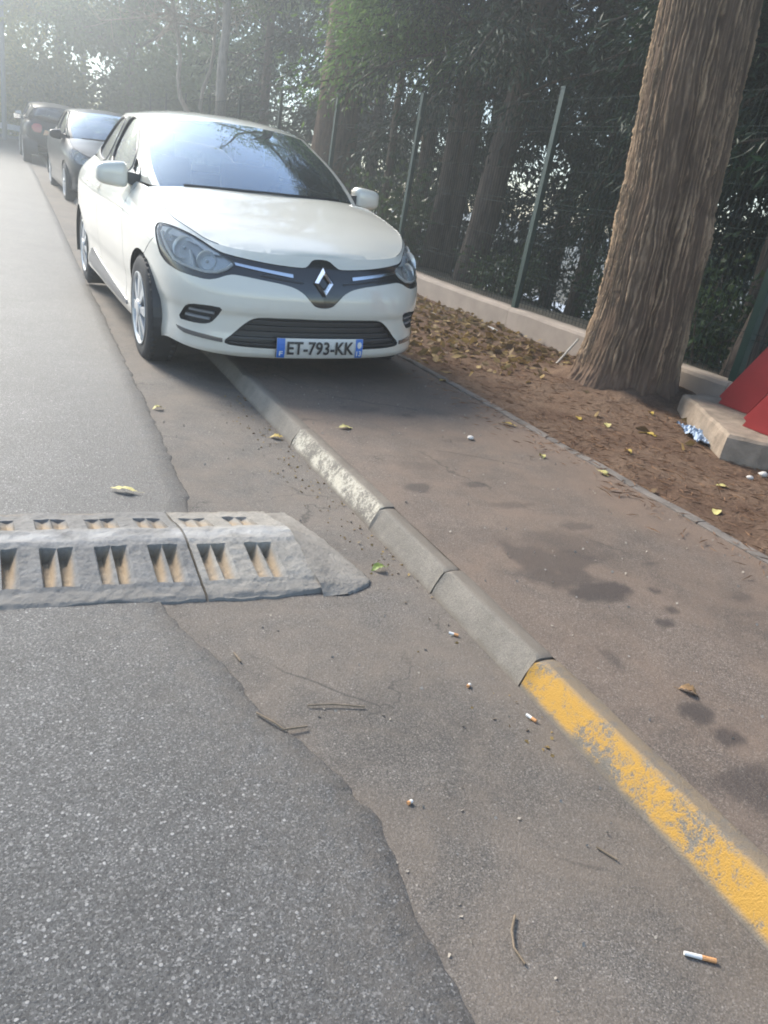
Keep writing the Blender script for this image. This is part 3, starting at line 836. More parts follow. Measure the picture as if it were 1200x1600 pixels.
def make_car(name, K, paint, feat, Mx, lod=1.0, text=None):
    B = CarBody(K); root = empty(name); root.matrix_world = Mx
    L = B.L; s = lod
    ring = lambda off: (lambda t, w: B.ring(t, w, off))
    def add(nm, me, mat, parent=root): return obj(nm, me, mat, parent)
    # --- lower shell -----------------------------------------------------
    tt = np.linspace(-L, L, int(300 / s)); bot = np.c_[tt, B.Bf(np.abs(tt))]; top = np.c_[tt, B.top(tt)]
    arches = []
    for vc in feat['axles']:
        for sg in (-1, 1):
            arches.append([(sg * float(B.tauof(vc + feat['arch'] * math.cos(a))), 0.31 + feat['arch'] * math.sin(a)) for a in np.linspace(0, 2 * math.pi, 56, endpoint=False)])
    holes = list(arches)
    polys = feat['polys']                       # name -> (poly half or full, symmetric?)
    parts = {}
    for nm, (pl, mode, rd) in polys.items():
        pl = roundpoly(pl, rd) if rd else pl
        pl = dense(pl, 0.02)
        if mode == 'full': pl = dense([q for q in pl], 0.02); parts.setdefault(nm, []).append(pl)
        else: parts.setdefault(nm, []).extend([pl, mir(pl)])
    for nm in feat['cut']:
        holes += parts[nm]
    # shut lines between the panels: narrow slots
    slots = []
    for ln in feat.get('slots', []):
        a = dense(ln, 0.04, False); w_ = 0.0028
        left = []; right = []
        for i_, q in enumerate(a):
            d = np.array(a[min(i_ + 1, len(a) - 1)]) - np.array(a[max(i_ - 1, 0)]); d = d / (np.hypot(*d) + 1e-9)
            left.append((q[0] - d[1] * w_, q[1] + d[0] * w_)); right.append((q[0] + d[1] * w_, q[1] - d[0] * w_))
        sl = left + right[::-1]; slots += [sl, mir(sl)]
    outer = [tuple(q) for q in bot] + [tuple(q) for q in top[::-1]]
    # wheel openings reach below the sill: cut them out of the outline by classification
    gxs = np.unique(np.r_[np.arange(-L, -1.35, .07 * s), np.arange(-1.35, 1.36, .025 * s), np.arange(1.36, L, .07 * s)])
    gys = np.arange(.19, 1.06, .022 * s)
    P, F = cdt(outer, holes + slots, gxs, gys)
    c = P[F].mean(1); a = np.abs(c[:, 0])
    done = np.zeros(len(F), bool)
    for nm, reg in feat.get('panels', {}).items():
        for sg in (1, -1):
            ok = inpoly(np.c_[c[:, 0] * sg, c[:, 1]], reg) & ~done
            done |= ok
            Fs = F[ok]; us = np.unique(Fs); mp = -np.ones(len(P), int); mp[us] = np.arange(len(us))
            o = add(nm, surf_mesh(nm, P[us], mp[Fs], ring(0)), paint)
            if nm in ('front_door', 'rear_door'):
                vh = feat['handles'][0 if nm == 'front_door' else 1]; th = sg * float(B.tauof(vh))
                hp = [(th - .085, .862), (th + .085, .870), (th + .085, .890), (th - .085, .886)]
                Ph, Fh = cdt(dense(roundpoly(hp, 2), .02), [], np.arange(th - .08, th + .08, .02), [.87, .88])
                add('handle', surf_mesh('handle', Ph, Fh, lambda t, w: B.ring(t, w, 0.022 - 26 * (w - .876) ** 2)), paint, o)
    Fs = F[~done]; us = np.unique(Fs); mp = -np.ones(len(P), int); mp[us] = np.arange(len(us))
    body = add('body', surf_mesh('body', P[us], mp[Fs], ring(0)), paint)
    # dark backing behind the shut lines, rims of the recesses
    for sl in slots:
        Ps, Fs = cdt(sl, [], [], [])
        o = add('panel_gap', surf_mesh('panel_gap', Ps, Fs, ring(-0.006)), M['black'], body)
    def rim(nm, loop, d0, d1, mat, parent):
        A = B.ring(np.array([q[0] for q in loop]), np.array([q[1] for q in loop]), d0); Bv = B.ring(np.array([q[0] for q in loop]), np.array([q[1] for q in loop]), d1)
        n = len(loop); V = np.r_[A, Bv]; Fq = np.array([(i, (i + 1) % n, n + (i + 1) % n, n + i) for i in range(n)])
        return add(nm, mesh_arrays(nm, V, Fq, True), mat, parent)
    def patch(nm, pl, off, mat, parent=root, holes=(), step=0.03, thick=0.0):
        xs = [q[0] for q in pl]; ys = [q[1] for q in pl]
        P_, F_ = cdt(pl, holes, np.arange(min(xs), max(xs), step), np.arange(min(ys), max(ys), step))
        o = add(nm, surf_mesh(nm, P_, F_, ring(off)), mat, parent)
        if thick: rim(nm + '_edge', pl, off, off - thick, mat, o)
        return o
    # --- arch liners, underbody -------------------------------------------
    for vc in feat['axles']:
        for sg in (-1, 1):
            ln = MB(); r0 = feat['arch'] + 0.005
            for k in range(24):
                a0 = math.pi * (1.15 * k / 24 - 0.075); a1 = math.pi * (1.15 * (k + 1) / 24 - 0.075)
                q = lambda a, u: (sg * u, vc + r0 * math.cos(a), .31 + r0 * math.sin(a))
                uo = float(abs(B.ring(B.tauof(vc), .6)[0])) - 0.012
                ln.add([q(a0, .50), q(a1, .50), q(a1, uo), q(a0, uo)], [(0, 1, 2, 3)])
                ln.add([q(a0, .50), q(a1, .50), (sg * .50, vc, .31)], [(0, 1, 2)])
            ln.build('arch_liner', M['black'], root)
    ui = np.linspace(-L, L, 120); ub_ = B.ring(ui, np.full(120, .24), -0.03); ub_[:, 2] = .225
    add('underbody', mesh_arrays('underbody', np.r_[ub_, [[0, 2, .225]]], np.array([(i, i + 1, 120) for i in range(119)]), False), M['black'])
    # --- bonnet ------------------------------------------------------------
    nh = len(B.topV) // 2; vr = feat['bonnet_rear']
    vv = np.r_[B.topV[:nh][B.topV[:nh] < vr[1]], vr[1]]; uu = np.interp(vv, B.topV[:nh], B.topU[:nh])
    k = max(1, len(vv) // 60); idx = np.unique(np.r_[np.arange(0, len(vv), k), len(vv) - 1])
    edge = [(float(uu[i]), float(vv[i])) for i in idx if uu[i] > 0.004]
    rear = [(u, vr[0] + (vr[1] - vr[0]) * (abs(u) / edge[-1][0]) ** 2) for u in np.linspace(edge[-1][0], -edge[-1][0], 30)[1:-1]]
    ho = edge + rear + [(-a, b) for a, b in edge[::-1]]
    P_, F_ = cdt(ho, [], np.arange(-.9, .9, .035 * s), np.arange(.05, 1.3, .03 * s))
    add('bonnet', surf_mesh('bonnet', P_, F_, lambda u, v: B.hood(u, v)), paint)
    for sg in (-1, 1):                          # shut line along the wing
        ts = np.linspace(feat['shut'][0], feat['shut'][1], 24) * sg
        Q = B.ring(ts, B.top(ts) + 0.0, 0.0005)
        MB().tube([tuple(q) for q in Q], 0.0022, 5).build('panel_gap', M['black'], body)
    # --- greenhouse ----------------------------------------------------------
    re = feat['rear_edge']
    for sg in (-1, 1):
        tq = np.linspace(0, 1, 24)
        so = [(float(B.wsedge(t)), float(t)) for t in tq] + [(float(v), 1.0) for v in np.linspace(K['ap'][1], re[1], 30)[1:-1]] + [(re[0] + (re[1] - re[0]) * t, float(t)) for t in tq[::-1]] + [(float(v), 0.0) for v in np.linspace(re[0], K['ap'][0], 40)[1:-1]]
        wins = {nm: dense(roundpoly(pl, 2), .03) for nm, pl in feat['windows']}
        P_, F_ = cdt(so, list(wins.values()), np.arange(1.2, 3.8, .06 * s), np.arange(.05, 1, .07 * s))
        add('pillar_frame', surf_mesh('pillar_frame', P_, F_, lambda v, t: B.side(v, t, sg)), paint)
        for nm, pl in wins.items():
            P_, F_ = cdt(pl, [], np.arange(1.2, 3.8, .06), np.arange(.05, 1, .1))
            o = add(nm, surf_mesh(nm, P_, F_, lambda v, t: B.side(v, t, sg, -0.006)), M['side_glass'])
            pts = B.side(np.array([q[0] for q in pl] + [pl[0][0]]), np.array([q[1] for q in pl] + [pl[0][1]]), sg, -0.001)
            MB().tube([tuple(q) for q in pts], 0.0075, 6, False).build('window_seal', M['black'], o)
        for nm, pl in feat.get('pillars', []):
            P_, F_ = cdt(dense(pl, .04), [], [], [])
            add(nm, surf_mesh(nm, P_, F_, lambda v, t: B.side(v, t, sg, 0.002)), M['gloss_black'])
    def gridpatch(nm, fn, A, C, mat, parent=root):
        ga, gc = np.meshgrid(A, C); P_ = np.c_[ga.ravel(), gc.ravel()]; nx = len(A)
        i = (np.arange(len(C) - 1)[:, None] * nx + np.arange(nx - 1)[None, :]).ravel()
        F_ = np.r_[np.c_[i, i + 1, i + nx + 1], np.c_[i, i + nx + 1, i + nx]]
        return add(nm, surf_mesh(nm, P_, F_, fn), mat, parent)
    ga = .94
    roof = gridpatch('roof', lambda a, v: B.roofp(a, v), np.linspace(-1, 1, int(36 / s)), np.linspace(K['ap'][1], K['re'], int(30 / s)), paint)
    gridpatch('headlining', lambda a, v: B.roofp(a, v) - np.array([0, 0, .03]), np.linspace(-.97, .97, 12), np.linspace(K['ap'][1], K['re'], 10), M['interior_pale'], roof)
    ws = gridpatch('windscreen', lambda a, b: B.wscreen(a, b), np.linspace(-ga, ga, int(36 / s)), np.linspace(.0, .98, int(24 / s)), M['windscreen'])
    for a0, a1, b0, b1 in ((-ga, -.90, 0, .98), (.90, ga, 0, .98), (-.90, .90, 0, .05), (-.90, .90, .945, .98)):
        gridpatch('screen_border', lambda a, b: B.wscreen(a, b, -0.004), np.linspace(a0, a1, 8 if a1 - a0 < .3 else 24), np.linspace(b0, b1, 14 if b1 - b0 > .5 else 3), M['gloss_black'], ws)
    for sg in (-1, 1):
        gridpatch('pillar_trim', lambda a, b: B.wscreen(a, b), np.linspace(ga, 1, 4) * sg, np.linspace(0, 1, 20), paint)
    gridpatch('roof_front_lip', lambda a, b: B.wscreen(a, b), np.linspace(-ga, ga, 30), np.linspace(.98, 1.0, 3), paint)
    gridpatch('cowl_panel', lambda a, b: B.wscreen(a, b) - np.array([0, 0, .012]) , np.linspace(-1, 1, 24), np.linspace(-.12, .0, 3), M['black'])
    # wipers
    for a0, a1, b1 in feat.get('wipers', []):
        Q = [B.wscreen(np.array(a0 + (a1 - a0) * q), np.array(.015 + b1 * q), .012) for q in np.linspace(0, 1, 8)]
        MB().tube([tuple(q) for q in Q], .008, 6).build('wiper', M['black'], root)
    # tailgate
    t1 = float(np.interp(re[0], B.V[:790], B.q[:790]))
    def hatch(a, b):
        top_ = B.roofp(a, np.full_like(a, K['re'])); tau = (L - (L - t1) * np.abs(a)) * np.where(a < 0, -1, 1)
        low = B.ring(tau, B.top(tau)); q = low + (top_ - low) * b[..., None]
        q[..., 1] += .10 * 4 * b * (1 - b) * (1 - np.abs(a) ** 4)
        return q
    hw = feat['hatch_glass']
    for a0, a1, b0, b1 in ((-1, 1, 0, hw[1]), (-1, 1, hw[2], 1), (-1, -hw[0], hw[1], hw[2]), (hw[0], 1, hw[1], hw[2])):
        gridpatch('tailgate', hatch, np.linspace(a0, a1, 24 if a1 - a0 > 1 else 5), np.linspace(b0, b1, 8), paint)
    gridpatch('rear_window', lambda a, b: hatch(a, b) - np.array([0, .004, 0]), np.linspace(-hw[0], hw[0], 20), np.linspace(hw[1], hw[2], 10), M['side_glass'])
    # --- lamps, grilles ---------------------------------------------------------
    for nm, spec in feat['fill'].items():
        for pl in parts[nm]:
            spec(B, pl, patch, rim, root, add, parts)
    # --- mirrors -----------------------------------------------------------------
    for sg in (-1, 1):
        c = feat['mirror']
        V = []; nu, nv_ = 28, 16
        for i in range(nv_ + 1):
            ph = -math.pi / 2 + math.pi * i / nv_
            for j in range(nu):
                th = 2 * math.pi * j / nu
                se = lambda q, e: math.copysign(abs(q) ** e, q)
                x = c[3] * se(math.cos(ph), .45) * se(math.cos(th), .45); z = c[5] * se(math.sin(ph), .55); y = c[4] * se(math.cos(ph), .6) * se(math.sin(th), .7)
                taper = 1 - .18 * (x / c[3] * sg * 1.0 if sg > 0 else -x / c[3])
                V.append((sg * c[0] + x, c[1] + y + .25 * abs(x + sg * .1) * 0, c[2] + z * taper))
        Fm = [(i * nu + j, i * nu + (j + 1) % nu, (i + 1) * nu + (j + 1) % nu, (i + 1) * nu + j) for i in range(nv_) for j in range(nu)]
        mo = add('mirror', mesh_arrays('mirror', np.array(V), Fm, True), paint)
        b0 = B.side(np.array(c[1] - .05), np.array(0.02), sg); b1 = B.side(np.array(c[1] + .10), np.array(0.02), sg)
        arm = MB(); z0 = c[2] - c[5] * .8
        arm.add([tuple(b0 + np.array([0, 0, -.06])), tuple(b1 + np.array([0, 0, -.05])), (sg * (c[0] - .03), c[1] + .04, z0 + .04), (sg * (c[0] - .03), c[1] - .05, z0 + .04),
                 tuple(b0 + np.array([-sg * .02, 0, .03])), tuple(b1 + np.array([-sg * .02, 0, .03])), (sg * (c[0] - .07), c[1] + .04, z0 + .08), (sg * (c[0] - .07), c[1] - .05, z0 + .08)],
                [(0, 3, 2, 1), (4, 5, 6, 7), (0, 1, 5, 4), (1, 2, 6, 5), (2, 3, 7, 6), (3, 0, 4, 7)])
        arm.build('mirror_arm', M['black'], mo)
        add('mirror_glass', MB().add([(sg * c[0] - c[3] * .8, c[1] + c[4] + .003, c[2] - c[5] * .7), (sg * c[0] + c[3] * .8, c[1] + c[4] + .003, c[2] - c[5] * .7), (sg * c[0] + c[3] * .8, c[1] + c[4] + .003, c[2] + c[5] * .7), (sg * c[0] - c[3] * .8, c[1] + c[4] + .003, c[2] + c[5] * .7)], [(0, 1, 2, 3)]).mesh('mirror_glass'), M['chrome'], mo)
    # --- wheels --------------------------------------------------------------------
    for vc in feat['axles']:
        for sg in (-1, 1):
            w = bpy.data.objects.new('wheel', None); w.empty_display_size = .1; w.parent = root; col.objects.link(w)
            w.location = (sg * feat['track'], vc, .311); w.rotation_euler = (random.uniform(0, 6), 0, 0) if sg < 0 else (random.uniform(0, 6), 0, math.pi)
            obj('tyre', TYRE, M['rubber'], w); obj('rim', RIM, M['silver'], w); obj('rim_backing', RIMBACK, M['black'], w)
    # --- cabin ---------------------------------------------------------------------
    db = MB(); prof = [(1.12, .60), (1.10, .93), (1.25, .985), (1.45, .965), (1.55, .90), (1.58, .70), (1.50, .45)]
    V = [(u, v, w) for u in (-.66, .66) for v, w in prof]; n = len(prof)
    db.add(V, [(i, i + 1, n + i + 1, n + i) for i in range(n - 1)] + [tuple(range(n)), tuple(range(2 * n - 1, n - 1, -1))])
    db.build('dashboard', M['interior'], root)
    for su in (-.36, .36):
        st_ = empty('seat'); st_.parent = root
        cu = bevel_mesh(MB().box((su - .25, 1.85, .35), (su + .25, 2.38, .56)).mesh('cushion'), .05, 3)
        bk = MB().box((-.24, -.06, 0), (.24, .07, .66)).mesh('backrest'); bevel_mesh(bk, .05, 3); bk.transform(Matrix.Translation((su, 2.42, .5)) @ Matrix.Rotation(R(-20), 4, 'X'))
        hd = MB().box((-.13, -.05, 0), (.13, .05, .17)).mesh('headrest'); bevel_mesh(hd, .04, 3); hd.transform(Matrix.Translation((su, 2.66, 1.13)) @ Matrix.Rotation(R(-12), 4, 'X'))
        for nm, me in (('cushion', cu), ('backrest', bk), ('headrest', hd)): add(nm, me, M['interior'], st_)
    rb = bevel_mesh(MB().box((-.6, 3.05, .4), (.6, 3.2, 1.02)).mesh('rear_bench'), .05, 2); add('rear_bench', rb, M['interior'])
    Q = [(.36 + .185 * math.cos(t), 1.68 - .06 * math.sin(t), .90 + .175 * math.sin(t)) for t in np.linspace(0, 2 * math.pi, 25)]
    MB().tube(Q, .016, 8, False).box((.20, 1.66, .88), (.52, 1.69, .93)).build('steering_wheel', M['black'], root)
    add('cabin_floor', MB().box((-.72, 1.1, .26), (.72, 3.6, .30)).mesh('cabin_floor'), M['interior'])
    im = bevel_mesh(MB().box((-.12, -.02, -.03), (.12, .02, .03)).mesh('rear_view_mirror'), .012, 2)
    q = B.wscreen(np.array(0.0), np.array(.84), -.07); im.transform(Matrix.Translation(q.tolist())); add('rear_view_mirror', im, M['black'])
    return root, B, parts, patch, add, rim

M['lamp_trim'] = simple('satin_trim_and_lens_glare', (0.85, 0.83, 0.78), 0.25, 0.0, coat=.5)
M['lamp_housing'] = simple('lamp_housing', (0.52, 0.52, 0.50), 0.25, 0.4)
M['reflector'] = simple('lamp_reflector', (0.95, 0.95, 0.92), 0.25, 0.2)
def bowl(c, n, r, d):
    """paraboloid reflector opening along n"""
    n = Vector(n).normalized(); a = n.cross(Vector((0, 0, 1))).normalized(); b = n.cross(a)
    V = []; F = []; k = 20; rows = 6
    for i in range(rows + 1):
        q = i / rows
        for j in range(k):
            t = 2 * math.pi * j / k
            V.append(Vector(c) - n * d * (1 - q * q) + (a * math.cos(t) + b * math.sin(t)) * r * max(q, .02))
    for i in range(rows):
        for j in range(k): F.append((i * k + j, i * k + (j + 1) % k, (i + 1) * k + (j + 1) % k, (i + 1) * k + j))
    return V, F

def f_grille(depth, mat='black', slats=(), smat='black', nm='grille', margin=.02):
    def go(B, pl, patch, rim, root, add, parts):
        o = patch(nm, pl, -depth, M[mat], root)
        rim(nm + '_rim', pl, 0, -depth, M[mat], o)
        for w0, w1 in slats:
            xs = [q[0] for q in pl]; t0, t1 = min(xs), max(xs)
            P = np.c_[np.linspace(t0, t1, 200), np.full(200, (w0 + w1) / 2)]; ins = inpoly(P, pl)
            if not ins.any(): continue
            a, b = P[ins][0, 0] + margin, P[ins][-1, 0] - margin
            s_ = dense([(a, w0), (b, w0), (b, w1), (a, w1)], .03)
            patch('slat', s_, -depth * .25, M[smat], o, thick=depth * .6)
    return go
def f_headlight(bulbs, trim, depth=.03, housing='lamp_housing', trim_r=.008, upper=None):
    def go(B, pl, patch, rim, root, add, parts):
        sg = 1 if np.mean([q[0] for q in pl]) > 0 else -1
        o = patch('headlight', pl, -depth, M[housing], root)
        rim('lamp_rim', pl, 0.0, -depth, M['gloss_black'], o)
        for (t, w, r, d) in bulbs:
            c = B.ring(np.array(sg * t), np.array(w), -depth * .35); e = .01
            nrm = np.cross(B.ring(np.array(sg * t + e), np.array(w)) - B.ring(np.array(sg * t - e), np.array(w)), B.ring(np.array(sg * t), np.array(w + e)) - B.ring(np.array(sg * t), np.array(w - e)))
            nrm = nrm / np.linalg.norm(nrm)
            if nrm[1] > 0: nrm = -nrm
            nrm = nrm * .6 + np.array([0, -1, 0]) * .4
            V, F = bowl(c, nrm, r, d)
            me = MB().add(V, F).mesh('reflector', True); add('reflector', me, M['reflector'], o)
            MB().tube([tuple(np.array(c) - nrm * d * .9), tuple(np.array(c) - nrm * d * .1)], [.011, .007], 8).build('bulb', M['plate_white'], o)
        for tl in trim:
            tl = dense([(sg * a, b) for a, b in tl], .02, False)
            Q = B.ring(np.array([q[0] for q in tl]), np.array([q[1] for q in tl]), -.008)
            MB().tube([tuple(q) for q in Q], trim_r, 6).build('lamp_trim', M['lamp_trim'], o)
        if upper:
            patch('lens_glare_patch', dense([(sg * a, b) for a, b in upper][::sg], .02), -depth * .4, M['lamp_trim'], o, thick=depth * .5)  # white patch standing in for the sky's reflection on the upper lens
        patch('lens', pl, .002, M['lens'], o)
    return go
def f_lamp(nm, mat, off=.004, thick=.008):
    def go(B, pl, patch, rim, root, add, parts):
        patch(nm, pl, off, M[mat], root, thick=thick)
    return go
def plate(B, root, add, tau_c, w0, w1, half, off, text=None, bands=True, rear=False):
    """number plate bent over the shell; text mapped on to it"""
    f = lambda o: (lambda t, w: B.ring(t, w, o))
    def pt(nm, pl, o, mat, parent):
        P, F = cdt(dense(pl, .03), [], np.arange(pl[0][0], pl[2][0], .04), [])
        return add(nm, surf_mesh(nm, P, F, f(o)), mat, parent)
    r0 = [(tau_c - half, w0), (tau_c + half, w0), (tau_c + half, w1), (tau_c - half, w1)]
    p = pt('number_plate', r0, off, M['plate_white'], root)
    lp = dense(r0, .03); n = len(lp); A = B.ring(np.array([q[0] for q in lp]), np.array([q[1] for q in lp]), off); C = B.ring(np.array([q[0] for q in lp]), np.array([q[1] for q in lp]), off - .02)
    add('plate_edge', mesh_arrays('plate_edge', np.r_[A, C], np.array([(i, (i + 1) % n, n + (i + 1) % n, n + i) for i in range(n)]), False), M['black'], p)
    if bands:
        for sg in (-1, 1):
            a, b = tau_c + sg * (half - .001), tau_c + sg * (half - .046)
            a, b = min(a, b), max(a, b)
            pt('plate_band', [(a, w0 + .001), (b, w0 + .001), (b, w1 - .001), (a, w1 - .001)], off + .001, M['plate_blue'], p)
    def put(nm, txt, x0, x1, z0, z1, mat):
        V, F = text_polys(txt, 1.0); lo, hi = V.min(0), V.max(0)
        q = (V - lo) / (hi - lo); T = tau_c + x0 + (x1 - x0) * q[:, 0]; W = z0 + (z1 - z0) * q[:, 1]
        add(nm, mesh_arrays(nm, B.ring(T, W, off + .0022), F, False), mat, p)
    if text:
        h = w1 - w0
        put('plate_letters', 'ET-793-KK', -half + .058, half - .058, w0 + h * .17, w1 - h * .15, M['ink'])
        put('band_letter', 'F', -half + .014, -half + .034, w0 + h * .12, w0 + h * .36, M['plate_white'])
        put('band_number', '13', half - .040, half - .008, w0 + h * .1, w0 + h * .38, M['plate_white'])
        t = np.linspace(0, 2 * math.pi, 17)[:-1]
        me = mesh_arrays('band_emblem', np.r_[B.ring(tau_c + half - .024 + .014 * np.cos(t), w1 - h * .32 + .019 * np.sin(t), off + .0022)], [tuple(range(16))], False)
        add('band_emblem', me, M['plate_white'], p)
    return p

# --- the white hatchback ----------------------------------------------------------
HL_TOP = [(.63, .757), (.75, .785), (.88, .812), (1.0, .83), (1.1, .838), (1.19, .834)]
SURR = [(0, .755), (.05, .751), (.085, .722), (.105, .711), (.17, .712), (.28, .718), (.39, .728), (.5, .739), (.59, .749)] + HL_TOP + [(1.195, .81), (1.17, .785), (1.105, .73), (1.05, .681), (.974, .649), (.863, .628), (.746, .618), (.65, .612), (.593, .625), (.553, .643), (.511, .653), (.455, .650), (.35, .638), (.24, .625), (.17, .609), (.12, .583), (.085, .548), (.055, .518), (.02, .509)]
SURR_FULL = SURR + [(-a, b) for a, b in SURR[::-1] if a > 0]
LENS = [(.512, .690), (.508, .712), (.55, .733), (.63, .751), (.75, .779), (.88, .806), (1.0, .824), (1.1, .832), (1.165, .826), (1.15, .79), (1.08, .745), (1.0, .705), (.913, .672), (.83, .655), (.754, .648), (.633, .640), (.56, .656)]
INT = [(0, .443), (.16, .446), (.35, .444), (.40, .432), (.45, .395), (.5, .345), (.542, .31), (.54, .288), (.44, .280), (.26, .278), (0, .278)]
INT_FULL = INT + [(-a, b) for a, b in INT[::-1] if a > 0]
FOG = [(.862, .375), (.80, .45), (.745, .475), (.64, .484), (.552, .48), (.585, .43), (.621, .391), (.666, .377), (.742, .374)]
DRL = [(.872, .338), (.79, .332), (.655, .326), (.552, .317), (.552, .296), (.653, .302), (.794, .309), (.85, .322)]
clio_feat = dict(
    axles=(.85, 3.44), arch=.347, track=.752,
    polys=dict(surround=(SURR_FULL, 'full', 1), lens=(LENS, 'half', 1), intake=(INT_FULL, 'full', 1), fog=(FOG, 'half', 1), drl=(DRL, 'half', 0),
               sidetrim=([(1.86, .235), (2.3, .225), (3.3, .225), (3.62, .26), (3.42, .40), (3.1, .345), (2.4, .30), (1.9, .275)], 'half', 1),
               tail=([(4.12, .78), (4.5, .76), (4.62, .80), (4.60, .93), (4.3, .97), (4.15, .93)], 'half', 1)),
    cut=('surround', 'intake', 'fog'),
    slots=[[(1.93, .24), (1.90, .6), (1.93, .97)], [(2.98, .24), (2.98, .6), (2.96, .985)], [(3.95, 1.02), (3.88, .8), (3.72, .66)], [(1.16, .755), (1.34, .63)]],
    panels={'front_door': [(1.93, .235), (1.90, .6), (1.93, 1.1), (2.96, 1.1), (2.98, .6), (2.98, .235)],
            'rear_door': [(2.98, .235), (2.98, .6), (2.96, 1.1), (3.99, 1.1), (3.88, .8), (3.6, .56), (3.45, .235)],
            'front_bumper': [(-.01, .1), (1.5, .1), (1.36, .6), (1.14, .765), (1.0, .70), (.5, .70), (-.01, .62)]},
    handles=(2.38, 3.02), bonnet_rear=(1.03, 1.17), shut=(.64, 1.72), rear_edge=(3.60, 3.42),
    windows=[('quarter_light', [(1.43, .10), (1.655, .08), (1.655, .40)]), ('front_window', [(1.70, .075), (2.49, .055), (2.46, .93), (2.18, .94), (1.96, .73), (1.70, .43)]), ('rear_side_window', [(2.60, .06), (3.16, .10), (3.26, .24), (3.10, .78), (2.93, .92), (2.57, .93)])],
    pillars=[('door_pillar', [(2.50, .05), (2.59, .05), (2.56, .935), (2.47, .935)])],
    wipers=[(-.75, .05, .0), (.0, .75, .0)], hatch_glass=(.84, .18, .9),
    mirror=(.885, 1.50, 1.015, .098, .075, .072),
    fill=dict(surround=None, lens=None, intake=f_grille(.04, 'black', [(.292, .302), (.322, .333), (.354, .365), (.386, .397), (.416, .427)], 'black', 'lower_grille'),
              fog=f_grille(.03, 'black', [(.402, .414), (.436, .448)], 'silver_plastic', 'fog_grille', .03), drl=f_lamp('running_lamp', 'drl'), sidetrim=f_lamp('side_trim', 'grey_plastic', .006), tail=f_lamp('tail_light', 'red_lens')))
M['silver_plastic'] = simple('grey_slat_plastic', (0.22, 0.23, 0.24), 0.4)
M['grey_plastic'] = simple('dark_grey_side_trim', (0.10, 0.105, 0.115), 0.35)
M['drl'] = simple('running_lamp_lens', (0.14, 0.13, 0.125), 0.15, 0.5, coat=1.0)
def f_surround(B, pl, patch, rim, root, add, parts):
    o = patch('upper_grille', pl, -.006, M['gloss_black'], root, holes=parts['lens'])
    rim('upper_grille_rim', pl, 0, -.006, M['black'], o)
    for sg in (-1, 1):
        cs = [(sg * .178, .660), (sg * .50, .699), (sg * .508, .712), (sg * .178, .677)]
        cs = cs if sg > 0 else cs[::-1]
        patch('chrome_strip', dense(cs, .03), .004, M['chrome'], o, thick=.01)
        patch('grille_slat', dense([(sg * .12, .632), (sg * .36, .658), (sg * .36, .664), (sg * .12, .640)][::sg], .03), .001, M['black'], o, thick=.006)
    # lozenge emblem: four bevelled chrome limbs round an open centre
    c0, ho, wo = .643, .076, .058
    def lz(k, off): return B.ring(np.array([0, wo * k, 0, -wo * k]), np.array([c0 + ho * k, c0, c0 - ho * k, c0]), off)
    A, Bm, C_ = lz(1.0, .010), lz(.74, .030), lz(.50, .010)
    V = np.r_[A, Bm, C_]; F = []
    for i in range(4):
        j = (i + 1) % 4
        F += [(i, j, 4 + j, 4 + i), (4 + i, 4 + j, 8 + j, 8 + i)]
    add('emblem', mesh_arrays('emblem', V, F, False), M['chrome'], o)
clio_feat['fill']['surround'] = f_surround
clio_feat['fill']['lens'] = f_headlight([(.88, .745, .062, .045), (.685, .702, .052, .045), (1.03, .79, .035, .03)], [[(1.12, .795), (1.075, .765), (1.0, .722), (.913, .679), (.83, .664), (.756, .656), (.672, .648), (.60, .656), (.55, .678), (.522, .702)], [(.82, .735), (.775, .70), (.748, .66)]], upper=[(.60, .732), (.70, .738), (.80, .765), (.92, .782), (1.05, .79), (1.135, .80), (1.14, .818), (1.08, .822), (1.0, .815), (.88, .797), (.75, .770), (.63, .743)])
CAR_O = Vector((1.6451, 4.0437, 0.0007))
CAR_R = Matrix(((0.99843007, -0.0283456, -0.04831058), (0.02742262, 0.99943054, -0.01966207), (0.04884041, 0.0183064, 0.99863882)))
_mx = CAR_R.to_4x4(); _mx.translation = CAR_O
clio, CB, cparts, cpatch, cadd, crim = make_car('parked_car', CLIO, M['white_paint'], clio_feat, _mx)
tag(clio, 'white hatchback parked with two wheels on the kerb, front towards the viewer', 'car')
plate(CB, clio, cadd, 0, .233, .343, .26, .02, True)

